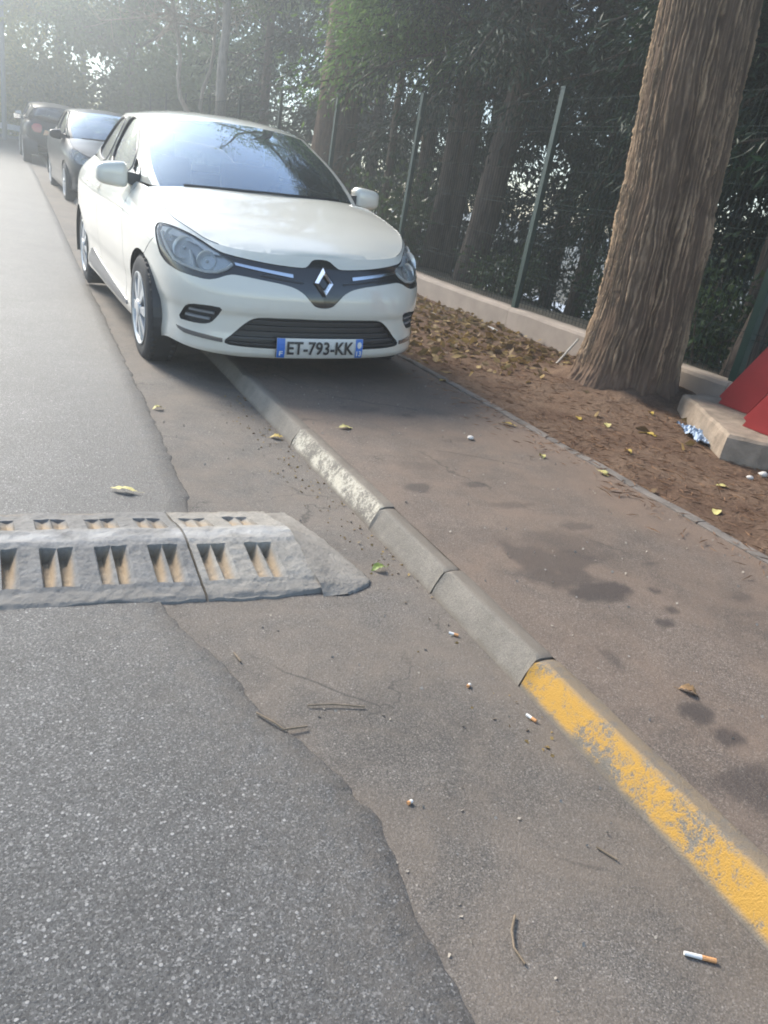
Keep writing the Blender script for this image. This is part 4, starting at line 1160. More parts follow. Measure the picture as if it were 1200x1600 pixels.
# ------------------------------------------------------------------ vegetation
def tube_mesh(name, pts, rad, n=14, bumpy=0.0, seed=0):
    """tapered limb with uneven girth"""
    mb = MB(); mb.tube(pts, rad, n, True)
    V = np.array(mb.v)
    if bumpy:
        k = 1 + bumpy * fbm(V[:, 0] * 4 + seed, V[:, 1] * 4, V[:, 2] * 1.5)
        c = np.repeat(np.array([list(p) for p in pts]), n, 0)
        V = c + (V - c) * k[:, None]
    me = bpy.data.meshes.new(name); me.from_pydata(V.tolist(), [], mb.f); me.update()
    me.polygons.foreach_set('use_smooth', [True] * len(me.polygons))
    return me
def leaves(name, P, D, size, aspect, droop=0.0, jitter=0.35, rng=RNG, fold=True):
    """one leaf (two triangles folded on the midrib) per point P, growing along D"""
    n = len(P)
    D = D + rng.normal(0, jitter, (n, 3)); D[:, 2] -= droop
    D /= np.linalg.norm(D, axis=1)[:, None] + 1e-9
    S = np.cross(D, rng.normal(0, 1, (n, 3))); S /= np.linalg.norm(S, axis=1)[:, None] + 1e-9
    N = np.cross(D, S)
    L = size * rng.uniform(.6, 1.35, n)[:, None]; W = L * aspect * .5
    a = P; b = P + D * L * .45 + S * W + N * L * .06; c = P + D * L; d = P + D * L * .45 - S * W + N * L * .06
    V = np.stack([a, b, c, d], 1).reshape(-1, 3)
    i = np.arange(n) * 4
    F = np.r_[np.c_[i, i + 1, i + 2], np.c_[i, i + 2, i + 3]]
    me = mesh_arrays(name, V, F, False)
    t = np.clip(rng.normal(.45, .25, n), 0, 1)
    me.attributes.new('tint', 'FLOAT', 'POINT').data.foreach_set('value', np.repeat(t, 4).astype(np.float32))
    return me
def clump_points(centres, radius, per, rng, flat=0.7):
    c = np.repeat(centres, per, 0); n = len(c)
    d = rng.normal(0, 1, (n, 3)); d /= np.linalg.norm(d, axis=1)[:, None]
    r = radius * rng.random(n)[:, None] ** .5
    o = d * r; o[:, 2] *= flat
    return c + o, d
def limb_path(p0, d, length, n, rng, curl=.25, rise=.0):
    pts = [Vector(p0)]; d = Vector(d).normalized()
    for k in range(n):
        d = (d + Vector(rng.normal(0, curl, 3)) * .4 + Vector((0, 0, rise))).normalized(); pts.append(pts[-1] + d * length / n)
    return pts
def broad_tree(name, label, base, height, crown_r, crown_z0, trunk_r, nleaf, mat, bark, rng, lean=(0, 0), leaf=.09, group=None, trunk_pts=None, boughs=9, crook=.05):
    root = empty(name, base); tag(root, label, 'tree', group)
    top = Vector((lean[0], lean[1], height * .75))
    if trunk_pts is None:
        trunk_pts = [Vector((lean[0] * t ** 1.5 + crook * float(vnoise(t * 5, base[1])), lean[1] * t ** 1.5 + crook * float(vnoise(t * 3, base[0] + 9)), -.25 + (height * .75 + .25) * t)) for t in np.linspace(0, 1, 14)]
    k = len(trunk_pts)
    rad = [trunk_r * (1.25 if i == 0 else 1.0) * (1 - .75 * i / (k - 1)) + .01 for i in range(k)]
    obj('trunk', tube_mesh('trunk', trunk_pts, rad, 14, .22, base[0]), bark, root)
    C = []; br = MB()
    for b in range(boughs):
        i = int(k * rng.uniform(.42, .98)); p0 = trunk_pts[min(i, k - 1)]
        if p0.z < crown_z0 * .8: p0 = trunk_pts[min(k - 1, int(k * .7))]
        a = rng.uniform(0, 2 * math.pi)
        path = limb_path(p0, (math.cos(a), math.sin(a), rng.uniform(-.05, .55)), crown_r * rng.uniform(.7, 1.1), 7, rng)
        br.tube(path, [trunk_r * .32 * (1 - .8 * j / 7) + .006 for j in range(8)], 6)
        for q in path[2:]:
            for _ in range(3):
                tw = limb_path(q, tuple(rng.normal(0, 1, 3)), rng.uniform(.4, 1.0), 3, rng)
                br.tube(tw, [.012, .009, .006, .004], 4, False); C.append(list(tw[-1])); C.append(list(tw[2]))
    obj('branches', br.mesh('branches', True), bark, root)['kind'] = 'stuff'
    C = np.array(C)
    C = C[C[:, 2] > crown_z0]
    if len(C) == 0: C = np.array([[0, 0, height * .8]])
    per = max(4, nleaf // len(C))
    P, D = clump_points(C, .55, per, rng)
    P = P[P[:, 2] > crown_z0 - .4]; D = D[:len(P)]
    obj('crown', leaves('crown', P, D, leaf, .55, .35, rng=rng), mat, root)
    return root

M['bark_brown'] = bark_mat('bark_brown', (0.075, 0.05, 0.036), (0.19, 0.13, 0.092))
# ---- the big furrowed tree in the foreground: dense trunk with real bark ridges
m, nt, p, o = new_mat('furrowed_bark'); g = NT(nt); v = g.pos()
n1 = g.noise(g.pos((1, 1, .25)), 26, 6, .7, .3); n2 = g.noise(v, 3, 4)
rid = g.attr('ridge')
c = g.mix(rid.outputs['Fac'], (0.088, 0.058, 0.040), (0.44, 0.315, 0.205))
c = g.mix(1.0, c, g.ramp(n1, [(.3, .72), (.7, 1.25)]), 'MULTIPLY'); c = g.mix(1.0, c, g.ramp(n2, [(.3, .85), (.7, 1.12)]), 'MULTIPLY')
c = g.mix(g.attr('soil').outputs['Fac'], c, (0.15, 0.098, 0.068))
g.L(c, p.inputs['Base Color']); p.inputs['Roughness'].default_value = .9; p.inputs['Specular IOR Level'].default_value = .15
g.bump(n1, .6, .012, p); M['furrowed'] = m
tree = empty('street_tree', (TREE[0], TREE[1], .1))
tag(tree, 'large thick-trunked tree with deeply furrowed bark on the earth strip in front of the fence', 'tree')
NT_, NZ = 560, 520
zz = np.r_[np.linspace(-.25, 3.3, NZ - 20), np.linspace(3.35, 6.0, 20)]; th = np.linspace(0, 2 * math.pi, NT_, endpoint=False)
TH, ZZ = np.meshgrid(th, zz)
r0 = np.interp(zz, [-.25, 0, .15, .35, .7, 1.2, 2, 3, 4.5, 6], [.52, .40, .36, .338, .320, .310, .298, .288, .28, .26])[:, None]
FACE = math.atan2(-4.2, -4.1)                     # bearing of the camera from the trunk
ga_ = FACE + .22
dth = (TH - ga_ + math.pi) % (2 * math.pi) - math.pi
lobe = 1 + .035 * np.cos(2 * (TH - FACE)) - .24 * np.exp(-(dth / .15) ** 2) * np.clip((ZZ + .3) / .6, 0, 1) + .03 * np.cos(3 * TH + 1.0)
roots = 1 + .26 * np.exp(-np.clip(ZZ, 0, 9) / .17) * (fbm(TH * 0 + 3 * np.cos(TH), 3 * np.sin(TH), 0) * 1.6)
RR = r0 * lobe * roots
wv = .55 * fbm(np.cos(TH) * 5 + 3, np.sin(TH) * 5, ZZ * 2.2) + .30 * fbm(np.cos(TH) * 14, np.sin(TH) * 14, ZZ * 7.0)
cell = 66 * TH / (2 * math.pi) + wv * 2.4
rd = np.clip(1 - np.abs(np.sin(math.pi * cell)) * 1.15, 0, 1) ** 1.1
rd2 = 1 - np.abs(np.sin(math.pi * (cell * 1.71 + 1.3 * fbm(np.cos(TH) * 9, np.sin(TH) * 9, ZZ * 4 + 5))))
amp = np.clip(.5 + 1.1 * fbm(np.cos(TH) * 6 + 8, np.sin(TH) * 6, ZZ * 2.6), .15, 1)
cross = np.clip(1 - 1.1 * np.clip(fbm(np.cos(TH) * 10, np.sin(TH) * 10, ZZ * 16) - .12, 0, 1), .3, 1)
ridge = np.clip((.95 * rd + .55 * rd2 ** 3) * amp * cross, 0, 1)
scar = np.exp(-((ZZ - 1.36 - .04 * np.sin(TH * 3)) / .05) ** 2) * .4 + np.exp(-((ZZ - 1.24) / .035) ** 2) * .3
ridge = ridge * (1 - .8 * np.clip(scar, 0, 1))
smooth_low = np.clip((ZZ - .02) / .2, 0.15, 1)
RR = RR + .024 * ridge * smooth_low - .012 * scar + .012 * fbm(np.cos(TH) * 4, np.sin(TH) * 4, ZZ * 3) + (1 - smooth_low) * .03 * fbm(np.cos(TH) * 12, np.sin(TH) * 12, ZZ * 12)
# axis leans a little towards the road further up
ax = np.interp(zz, [-.3, .5, 1, 2, 3, 6], [0, -.0, -.03, -.14, -.22, -.45])[:, None]; ay = np.interp(zz, [-.3, .5, 1, 2, 3, 6], [0, 0, 0.01, .03, .05, .0])[:, None]
V = np.stack([RR * np.cos(TH) + ax, RR * np.sin(TH) + ay + UP.y * ZZ, ZZ], -1).reshape(-1, 3)
i = np.arange(NZ - 1)[:, None] * NT_; j = np.arange(NT_)[None, :]; jn = (j + 1) % NT_
F = np.stack([(i + j).ravel(), (i + jn).ravel(), (i + NT_ + jn).ravel(), (i + NT_ + j).ravel()], 1)
me = mesh_arrays('trunk', V, F, True)
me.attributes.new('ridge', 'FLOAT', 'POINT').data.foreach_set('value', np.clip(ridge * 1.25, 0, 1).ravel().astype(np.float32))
me.attributes.new('soil', 'FLOAT', 'POINT').data.foreach_set('value', np.clip(1.0 - (ZZ - .06 + .2 * fbm(np.cos(TH) * 5, np.sin(TH) * 5, ZZ * 5)) / .25, 0, .9).ravel().astype(np.float32))
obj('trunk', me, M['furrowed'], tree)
rng = np.random.default_rng(5)
br = MB(); C = []
for b in range(13):
    a = rng.uniform(0, 2 * math.pi); z0 = rng.uniform(4.4, 6.0)
    path = limb_path((-.35, -.1, z0), (math.cos(a), math.sin(a), rng.uniform(.35, 1.1)), rng.uniform(2.6, 4.6), 9, rng, .2, .02)
    br.tube(path, [.12 * (1 - .85 * j_ / 9) + .008 for j_ in range(10)], 8)
    for q in path[3:]:
        for _ in range(4):
            tw = limb_path(q, tuple(rng.normal(0, 1, 3)), rng.uniform(.5, 1.2), 3, rng)
            br.tube(tw, [.014, .01, .007, .004], 4, False); C += [list(tw[-1]), list(tw[2])]
obj('branches', br.mesh('branches', True), M['bark_dark'], tree)['kind'] = 'stuff'
P, D = clump_points(np.array(C), .45, 44, rng)
obj('crown', leaves('crown', P, D, .10, .55, .3, rng=rng), M['broad'], tree)

# ---- evergreen screen behind the fence: trunks one can tell apart, each with its own crown of drooping sprays
def cypress(label, x, y, trunk_r, h, z0, r, n, rng, lean=(0, 0), name='evergreen_tree', mat='cypress', bark='bark_dark', stems=1, dens=1.0, skirt=.35, lf=.15, asp=.32):
    gz = float(ground_z(np.array(x), np.array(y)))
    root = empty(name, (x, y, gz)); tag(root, label, 'tree', 'evergreen trees behind the fence')
    for s_ in range(stems):
        ox = rng.normal(0, .12) if stems > 1 else 0; oy = rng.normal(0, .16) if stems > 1 else 0
        pts = [Vector((ox + lean[0] * t + .06 * float(vnoise(t * 5, x + s_)), oy + (lean[1] + UP.y * h * .8) * t + .06 * float(vnoise(t * 5, y + s_)), -.3 + (h * .8 + .3) * t)) for t in np.linspace(0, 1, 16)]
        obj('trunk', tube_mesh('trunk', pts, [trunk_r * (1 - .8 * i / 15) + .012 for i in range(16)], 12, .25, x + s_), M[bark], root)
    br = MB(); P = []; D = []
    nb = int(64 * dens)
    for b in range(nb):
        z = z0 + (h - z0) * (b / nb) ** .9 + rng.normal(0, .1); f_ = 1 - .72 * max(0, (z - z0) / (h - z0)) ** 1.5
        a = rng.uniform(0, 2 * math.pi); L_ = r * f_ * rng.uniform(.6, 1.15)
        t0 = (z + .3) / (h * .8 + .3); p0 = (lean[0] * min(t0, 1.2), (lean[1] + UP.y * h * .8) * min(t0, 1.2), z)
        path = limb_path(p0, (math.cos(a), math.sin(a), rng.uniform(-.25, .3)), L_, 6, rng, .3, -.10)
        br.tube(path, [.022 * (1 - .8 * j_ / 6) + .004 for j_ in range(7)], 5, False)
        m_ = int(n / nb)
        q = rng.random(m_) ** .7 * 5.99; ii = q.astype(int); ff = q - ii
        A = np.array([list(w) for w in path]); pp = A[ii] + (A[ii + 1] - A[ii]) * ff[:, None]
        dd = (A[ii + 1] - A[ii]); dd /= np.linalg.norm(dd, axis=1)[:, None] + 1e-9
        off = rng.normal(0, 1, (m_, 3)); off[:, 2] = off[:, 2] * .55 - .35
        pp = pp + off * (.10 + .20 * rng.random(m_))[:, None]
        P.append(pp); D.append(dd * .6 + off * .35)
    obj('branches', br.mesh('branches'), M[bark], root)['kind'] = 'stuff'
    obj('crown', leaves('crown', np.concatenate(P), np.concatenate(D), lf, asp, .45, .45, rng), M[mat], root)
    return root
rng = np.random.default_rng(21)
SPEC = [  # label, x, y, trunk radius, height, crown base, crown radius, leaves, lean, stems
    ('slender twin-stemmed evergreen behind the fence, right of the post nearest the car', 5.75, 9.85, .12, 8.5, 2.3, 1.9, 15000, (.1, .0), 2),
    ('thick straight brown evergreen trunk behind the fence midway between the two near posts', 5.55, 9.0, .19, 9.0, 2.4, 2.0, 16000, (.25, -.5), 1),
    ('thin dark evergreen stem behind the fence just right of the nearest post', 5.9, 6.6, .075, 8.0, 2.2, 1.9, 15000, (.1, .1), 1),
    ('bent brown evergreen behind the fence right of the furrowed tree', 5.3, 4.35, .10, 8.5, 2.2, 1.9, 16000, (.9, -.1), 1),
    ('slim evergreen behind the fence, hidden low down by the furrowed trunk', 6.3, 5.3, .09, 8.5, 2.2, 2.1, 15000, (0, 0), 2),
    ('broad dark evergreen set back behind the slender trunks', 7.6, 8.2, .15, 9.5, 1.7, 2.3, 16000, (0, 0), 1),
    ('dark evergreen set back behind the furrowed tree', 7.4, 6.0, .13, 9.5, 1.8, 2.2, 15000, (0, .2), 1),
    ('dark evergreen far right behind the fence above the red stand', 6.2, 2.9, .12, 9.0, 1.9, 2.1, 14000, (0, 0), 1),
    ('dark evergreen behind the fence beside the white car\'s far mirror', 6.2, 12.0, .13, 9.0, 1.3, 2.1, 15000, (0, 0), 1),
    ('tall evergreen behind the fence, second beyond the big brown trunk', 7.3, 16.6, .15, 10.0, 1.2, 2.4, 15000, (0, 0), 1),
    ('tall dark evergreen behind the fence above the white car\'s roof', 7.5, 20.0, .16, 10.5, .9, 2.5, 14000, (0, 0), 1),
    ('evergreen above the dark parked hatchback\'s roof', 7.0, 24.0, .16, 10.5, .6, 2.6, 13000, (0, 0), 1),
    ('deep-set evergreen filling the gap left of the big brown trunk', 8.6, 14.0, .16, 10.5, 1.2, 2.6, 14000, (0, 0), 1),
    ('deep-set evergreen filling the gap between the two near fence posts', 8.8, 10.8, .16, 10.5, 2.4, 2.4, 13000, (0, 0), 1),
    ('deep-set evergreen seen low between the nearest post and the furrowed tree', 8.6, 6.9, .14, 9.5, 1.9, 2.2, 13000, (.2, .3), 2),
    ('low-branched evergreen deep behind the slender twin stems', 10.2, 13.4, .16, 10.5, .0, 2.7, 20000, (0, 0), 1),
    ('low-branched evergreen deep behind the thick straight trunk', 10.6, 10.6, .16, 10.5, .6, 2.7, 20000, (0, 0), 1),
    ('low-branched evergreen deep behind the nearest fence post', 10.4, 7.8, .16, 10.5, .4, 2.7, 20000, (0, 0), 1),
    ('low-branched evergreen deep behind the furrowed tree', 9.8, 5.0, .16, 10.5, .2, 2.7, 20000, (0, 0), 1),
    ('low-branched evergreen at the far right, deep behind the fence', 8.4, 3.0, .16, 10.5, .0, 2.6, 20000, (0, 0), 1),
    ('low-branched evergreen deep behind the big brown trunk', 9.6, 17.0, .16, 10.5, -.2, 2.7, 20000, (0, 0), 1),
    ('low-branched evergreen farthest along, deep behind the fence', 9.0, 21.5, .16, 10.5, -.2, 2.8, 20000, (0, 0), 1),
    ('hindmost evergreen glimpsed between the thick trunk and the nearest post', 13.4, 12.2, .16, 11, .4, 3.0, 15000, (0, 0), 1),
    ('hindmost evergreen glimpsed just left of the furrowed tree', 13.2, 9.2, .16, 11, .4, 3.0, 15000, (0, 0), 1),
    ('hindmost evergreen glimpsed just right of the furrowed tree', 12.6, 5.8, .16, 11, .4, 3.0, 15000, (0, 0), 1),
    ('hindmost evergreen glimpsed right of the white car\'s far mirror', 13.2, 16.0, .16, 11, .4, 3.0, 15000, (0, 0), 1),
]
for (lb, x, y, tr, h, z0, r_, n_, ln, sm) in SPEC:
    near = x < 8 and y < 12.5
    cypress(lb, x, y, tr, h, z0, r_, int(n_ * (1.9 if near else 1)), rng, ln, stems=sm, lf=.10 if near else .15, asp=.26 if near else .32)
# big brown trunk just left of the first visible post, with light sprays hanging in front of it
root = broad_tree('brown_barked_tree', 'thick brown-barked tree rising behind the white car, left of the fence posts', (4.95, 12.9, .3), 11, 2.3, 4.4, .42, 7000, M['broad'], M['bark_brown'], np.random.default_rng(8), (-.1, -.2), .10)
_rg = np.random.default_rng(77); _br = MB(); _C = []
for d_, z_, l_ in (((-1, -.25, .30), 5.2, 3.6), ((-1, .15, .22), 6.0, 3.2), ((-.9, -.5, .45), 6.6, 3.4)):
    pa_ = limb_path((-.1, -.15, z_), d_, l_, 9, _rg, .28)
    _br.tube(pa_, [.075 * (1 - .85 * j_ / 9) + .006 for j_ in range(10)], 7)
    for q_ in pa_[2:]:
        for _ in range(2):
            tw_ = limb_path(q_, tuple(_rg.normal(0, 1, 3)), _rg.uniform(.3, .9), 4, _rg); _br.tube(tw_, [.014, .010, .007, .005, .003], 4, False); _C.append(list(tw_[-1]))
obj('overhanging_boughs', _br.mesh('overhanging_boughs', True), M['bark_brown'], root)['kind'] = 'stuff'
P, D = clump_points(np.array(_C), .28, 26, _rg)
obj('bough_leaves', leaves('bough_leaves', P, D, .09, .5, .3, rng=_rg), M['broad'], root)['kind'] = 'stuff'
cypress('light green feathery conifer hanging over the fence above the car\'s far mirror', 5.0, 10.9, .06, 4.6, 2.55, 1.35, 17000, np.random.default_rng(4), name='feathery_conifer', mat='spray', dens=.7, lf=.085, asp=.26)
# slim pale stems far along the fence
for lb, x, y, h, rr, ln, bk in (('crooked grey double-stemmed tree rising behind the white car\'s roof', 4.95, 20.6, 9, .15, (-.5, -.6), 'bark_pale'),
                                ('thin pale leaning trunk left of the crooked grey tree', 4.85, 22.2, 7.5, .07, (-1.6, .2), 'bark_pale'),
                                ('thin pale upright stem between leaning trunk and crooked tree', 4.9, 21.8, 7, .055, (-.1, .1), 'bark_pale')):
    broad_tree('slender_tree', lb, (x, y, float(zr(y)) + .1), h, 2.0, 4.5, rr, 4500, M['broad'], M[bk], np.random.default_rng(int(x * 10)), ln, .11, 'slender trees along the fence', crook=.28)
# leafy trees that close the street in the distance
FAR = [(-4.5, 37, 9.0, 3.4, 'yellowing'), (-.3, 36, 10, 3.6, 'yellowing'), (2.6, 38.5, 10, 3.6, 'yellowing'), (4.6, 33, 9.5, 3.2, 'broad'), (7.5, 37, 11, 3.8, 'broad'), (1.0, 44, 13, 4.2, 'broad'), (8.5, 29.5, 11, 3.6, 'broad'), (-8.5, 41, 11, 4.0, 'broad'), (-2.2, 50, 14, 4.5, 'broad'), (4.6, 51, 14, 4.5, 'yellowing')]
LAB = ['yellowing leafy tree farthest left at the end of the street', 'yellowing leafy tree over the rail at the end of the street', 'yellowing leafy tree above the farthest parked cars', 'green leafy tree above the dark parked hatchback',
       'green leafy tree deep behind the fence, left of the pale stems', 'tall green tree behind the yellowing ones at the street\'s end', 'green leafy tree behind the crooked grey stems', 'tall green tree left of the street\'s far end', 'hazy green tree farthest beyond the rail', 'hazy yellowing tree farthest beyond the parked cars']
for (x, y, h, cr, mt), lb in zip(FAR, LAB):
    broad_tree('leafy_tree', lb, (x, y, float(zr(y))), h, cr, 1.0, .2, 15000, M[mt], M['bark_dark'], np.random.default_rng(int(y * 7 + x)), (0, 0), .17, 'leafy trees closing the street', boughs=16)
# low shrub against the fence by the far mirror
rng = np.random.default_rng(31)
def shrub(label, x, y, r_, h, n, mat, leaf=.07, z=None):
    root = empty('shrub', (x, y, float(ground_z(np.array(x), np.array(y))) if z is None else z)); tag(root, label, 'shrub', 'shrubs behind the fence')
    st_ = MB(); C = []
    for k in range(16):
        a = rng.uniform(0, 2 * math.pi)
        pa = limb_path((rng.normal(0, r_ * .25), rng.normal(0, r_ * .25), -.05), (math.cos(a) * .5, math.sin(a) * .5, 1), h * rng.uniform(.6, 1.05), 5, rng, .3)
        st_.tube(pa, [.012, .01, .008, .006, .005, .003], 5, False); C += [list(q) for q in pa[1:]]
    obj('stems', st_.mesh('stems'), M['bark_dark'], root)['kind'] = 'stuff'
    P, D = clump_points(np.array(C), r_ * .5, n // len(C), rng, .9)
    obj('foliage', leaves('foliage', P, D, leaf, .5, .1, rng=rng), M[mat], root)
shrub('leafy shrub at the fence beside the white car\'s far mirror', 5.05, 10.3, .5, 1.25, 1800, 'shrub', .09)
for x_, y_, lb in ((-4.0, 37.5, 'big pale bush farthest left beyond the rail at the street end'), (-.8, 38.0, 'big pale bush beyond the rail, right of the dark pole'), (2.4, 36.5, 'big pale bush beyond the farthest parked car'), (5.4, 34.5, 'big green bush beyond the fence end, above the parked cars'), (7.0, 30.0, 'big green bush behind the fence far along the street')):
    shrub(lb, x_, y_, 2.2, 3.8, 14000, 'yellowing' if x_ < 5 else 'broad', .22, float(zr(y_)))
shrub('low dark shrub behind the fence left of the nearest post', 5.6, 8.2, .5, .55, 1400, 'shrub')
shrub('fern-like shrub behind the fence right of the furrowed trunk', 5.4, 4.9, .5, 1.0, 1600, 'shrub')
shrub('broad dark shrub behind the fence by the right edge', 5.9, 3.5, .7, 1.1, 1800, 'shrub')
shrub('dark shrub behind the fence between nearest post and furrowed tree', 6.6, 7.2, .6, .8, 1600, 'shrub')

# ------------------------------------------------------------------ cars parked farther along the kerb
import copy
def far_feat(**k):
    d = copy.copy(clio_feat); d['polys'] = dict(clio_feat['polys']); d['fill'] = dict(clio_feat['fill']); d.update(k); return d
G1 = [(0, .70), (.2, .705), (.38, .70), (.40, .685), (.2, .672), (0, .668)]
L1 = [(.46, .66), (.50, .72), (.62, .765), (.80, .81), (.98, .845), (1.12, .858), (1.10, .80), (.98, .72), (.82, .665), (.64, .640)]
N1 = [(0, .50), (.30, .50), (.42, .46), (.50, .36), (.46, .29), (.25, .275), (0, .275)]
full = lambda h: h + [(-a, b) for a, b in h[::-1] if a > 0]
feat1 = far_feat(polys=dict(grille=(full(G1), 'full', 0), lens=(L1, 'half', 1), intake=(full(N1), 'full', 1), tail=([(4.12, .78), (4.5, .76), (4.62, .80), (4.60, .93), (4.3, .97), (4.15, .93)], 'half', 1)),
                 cut=('grille', 'intake', 'lens'),
                 fill=dict(grille=f_grille(.012, 'gloss_black', [(.682, .688)], 'chrome', 'upper_grille'), lens=f_headlight([(.86, .765, .07, .05), (.66, .70, .055, .05)], []), intake=f_grille(.03, 'black', [(.32, .33), (.37, .38), (.42, .43)], 'black', 'lower_grille'), tail=f_lamp('tail_light', 'red_lens')))
def at_mx(x, y, yaw, roll=0.0):
    m_ = Matrix.Rotation(yaw, 4, 'Z') @ Matrix.Rotation(R(1.9) if abs(yaw) < 1 else R(-1.9), 4, 'X') @ Matrix.Rotation(roll, 4, 'Y'); m_.translation = Vector((x, y, float(zr(y)))); return m_
HB = copy.deepcopy(CLIO)
HB['wc'] = [(a, b + .02) for a, b in HB['wc']]; HB['roof'] = [(a, b + .02) for a, b in HB['roof']]; HB['wst'] = (1.80, 1.42); HB['ap'] = (1.15, 1.96)
c1, B1, *_r = make_car('parked_car', HB, M['black_paint'], feat1, at_mx(1.95, 14.2, R(1.5), R(-2.7)), 2.0)
tag(c1, 'black hatchback parked right behind the white car, facing the viewer', 'car', 'cars parked along the kerb')
# seen from behind
feat2 = far_feat(polys=dict(grille=(full(G1), 'full', 0), lens=(L1, 'half', 1), tail=([(4.34, .75), (4.50, .74), (4.54, .82), (4.53, .92), (4.44, .945), (4.34, .935), (4.28, .86)], 'half', 1), lamp2=([(4.56, .70), (4.78, .72), (4.78, .80), (4.60, .82)], 'half', 0)),
                 cut=('grille', 'lens'), fill=dict(grille=f_grille(.012, 'gloss_black', [], 'chrome', 'upper_grille'), lens=f_headlight([], []), tail=f_lamp('tail_light', 'red_lens', .012), lamp2=f_lamp('indicator_lamp', 'amber_lens', .012)))
OLD = copy.deepcopy(CLIO)
OLD['plan'] = [(a * .95, b * .93) for a, b in OLD['plan']]; OLD['pr'] = [(.15, .06), (.25, .01), (.4, 0), (.6, .0), (.8, .015), (1.0, .03)]
OLD['wc'] = [(a, b - .01) for a, b in OLD['wc']]; OLD['re'] = 3.45; OLD['rec'] = 3.52
feat2['rear_edge'] = (3.55, 3.4)
c2, B2, *_r = make_car('parked_car', OLD, M['black_paint'], feat2, at_mx(1.55, 26.8, math.pi, R(2.0)), 2.2)
tag(c2, 'black hatchback seen from behind with red and amber tail lights, second along the kerb', 'car', 'cars parked along the kerb')
def adder(root): return lambda nm, me, mat, parent=None: obj(nm, me, mat, parent or root)
plate(B2, c2, adder(c2), B2.L, .36, .47, .26, .01, None, False)
c3, B3, *_r = make_car('parked_car', HB, M['silver_paint'], feat2, at_mx(1.75, 33.2, math.pi, R(2.0)), 2.4)
tag(c3, 'grey car half hidden beyond the black one seen from behind', 'car', 'cars parked along the kerb')

# ------------------------------------------------------------------ rail and pole at the far end of the street
M['white_rail'] = simple('white_rail_paint', (0.70, 0.70, 0.68), .6, var=.1)
M['grey_rail'] = simple('grey_green_rail', (0.16, 0.20, 0.20), .6, var=.1)
ze = float(zr(35)); rail = empty('guard_rail', (-3, 35, ze)); tag(rail, 'low rail with a pale top bar across the far end of the street', 'rail')
MB().box((-6, -.06, .30), (4.2, .06, .50)).build('top_bar', M['white_rail'], rail)
MB().box((-6, -.03, -.3), (4.2, .03, .12)).build('kick_board', M['grey_rail'], rail)
pm = MB().box((-.04, -.05, -.3), (.04, .05, .31)).mesh('post')
for k in range(14): obj('post', pm, M['grey_rail'], rail, loc=(-5.8 + k * .75, 0, 0))
pole = empty('lamp_pole', (.42, 33.2, float(zr(33.2)))); tag(pole, 'dark slim pole at the far left end of the street', 'pole')
MB().tube([(0, 0, 0), (0, 0, 6)], [.09, .06], 10).build('shaft', M['grey_rail'], pole)
MB().tube([(0, 0, 5.9), (-.5, -.1, 6.15), (-1.2, -.2, 6.2)], [.05, .04, .035], 8).box((-1.7, -.3, 6.14), (-1.1, -.1, 6.24)).build('lamp_arm', M['grey_rail'], pole)

# ------------------------------------------------------------------ concrete footing with red steel stand
blk = empty('concrete_footing', (3.8, 3.1, .08)); tag(blk, 'broken beige concrete footing slab under the red steel stand', 'concrete block')
bm = bmesh.new()
top = [(3.50, 2.74), (3.62, 2.60), (4.02, 2.30), (4.75, 2.75), (4.62, 3.30), (4.28, 3.64), (4.05, 3.62), (3.78, 3.17)]
V = []; F = []
n = len(top); cx, cy = 4.1, 2.95
rings = [(1.0, -.12, .0), (1.01, .02, .015), (1.0, .09, .01), (.985, .135, .0), (.95, .150, .0), (.6, .152, 0), (.2, .150, 0)]
lp = dense(top, .05); n = len(lp)
for (k, z, _) in rings:
    for (x, y) in lp:
        d = .012 * float(fbm(x * 9, y * 9, z * 20)); e = 1 + .02 * float(fbm(x * 5, y * 5, z * 9))
        under = -.02 if z < 0 else 0
        V.append((cx + (x - cx) * k * e - 3.8, cy + (y - cy) * k * e - 3.1, z + d + .01))
V.append((cx - 3.8, cy - 3.1, .16))
for i in range(len(rings) - 1):
    for j in range(n): F.append((i * n + j, i * n + (j + 1) % n, (i + 1) * n + (j + 1) % n, (i + 1) * n + j))
for j in range(n): F.append(((len(rings) - 1) * n + j, (len(rings) - 1) * n + (j + 1) % n, len(V) - 1))
obj('slab', mesh_arrays('slab', np.array(V), F, False), M['block'], blk)
std = empty('steel_stand', (3.95, 2.7, .245)); tag(std, 'red steel stand with sloping side plates bolted on the concrete footing', 'stand')
for xx, y0, nm in ((4.13, 3.38, 'side_plate'), (3.80, 2.90, 'side_plate')):
    y1 = y0 - .52; h_ = .86; t_ = .012
    s_ = MB(); pr_ = [(y0, 0.0), (y0 - .015, .03), (y1, h_), (y1 - .20, h_), (y0 - .23, 0.0)]
    m_ = len(pr_)
    s_.add([(xx - t_ / 2 - 3.95, a - 2.7, b) for a, b in pr_] + [(xx + t_ / 2 - 3.95, a - 2.7, b) for a, b in pr_], [tuple(range(m_)), tuple(range(2 * m_ - 1, m_ - 1, -1))] + [(i, (i + 1) % m_, m_ + (i + 1) % m_, m_ + i) for i in range(m_)])
    o = s_.build(nm, M['red_steel'], std)
    d = Vector((0, y1 - y0 + .015, h_ - .03)); L_ = d.length
    MB().box((-.028, -.005, 0), (.028, .005, L_), Matrix.Translation((xx - 3.95, y0 - .015 - 2.7, .03)) @ d.to_track_quat('Z', 'X').to_matrix().to_4x4() @ Matrix.Rotation(0, 4, 'Z')).build('edge_flange', M['red_steel'], o)
MB().box((.02, -.42, .0), (.16, .20, .14)).build('yellow_foot', M['yellow_steel'], std)
MB().box((-.10, -.60, -.005), (.22, -.42, 1.3)).build('column', M['red_steel'], std)

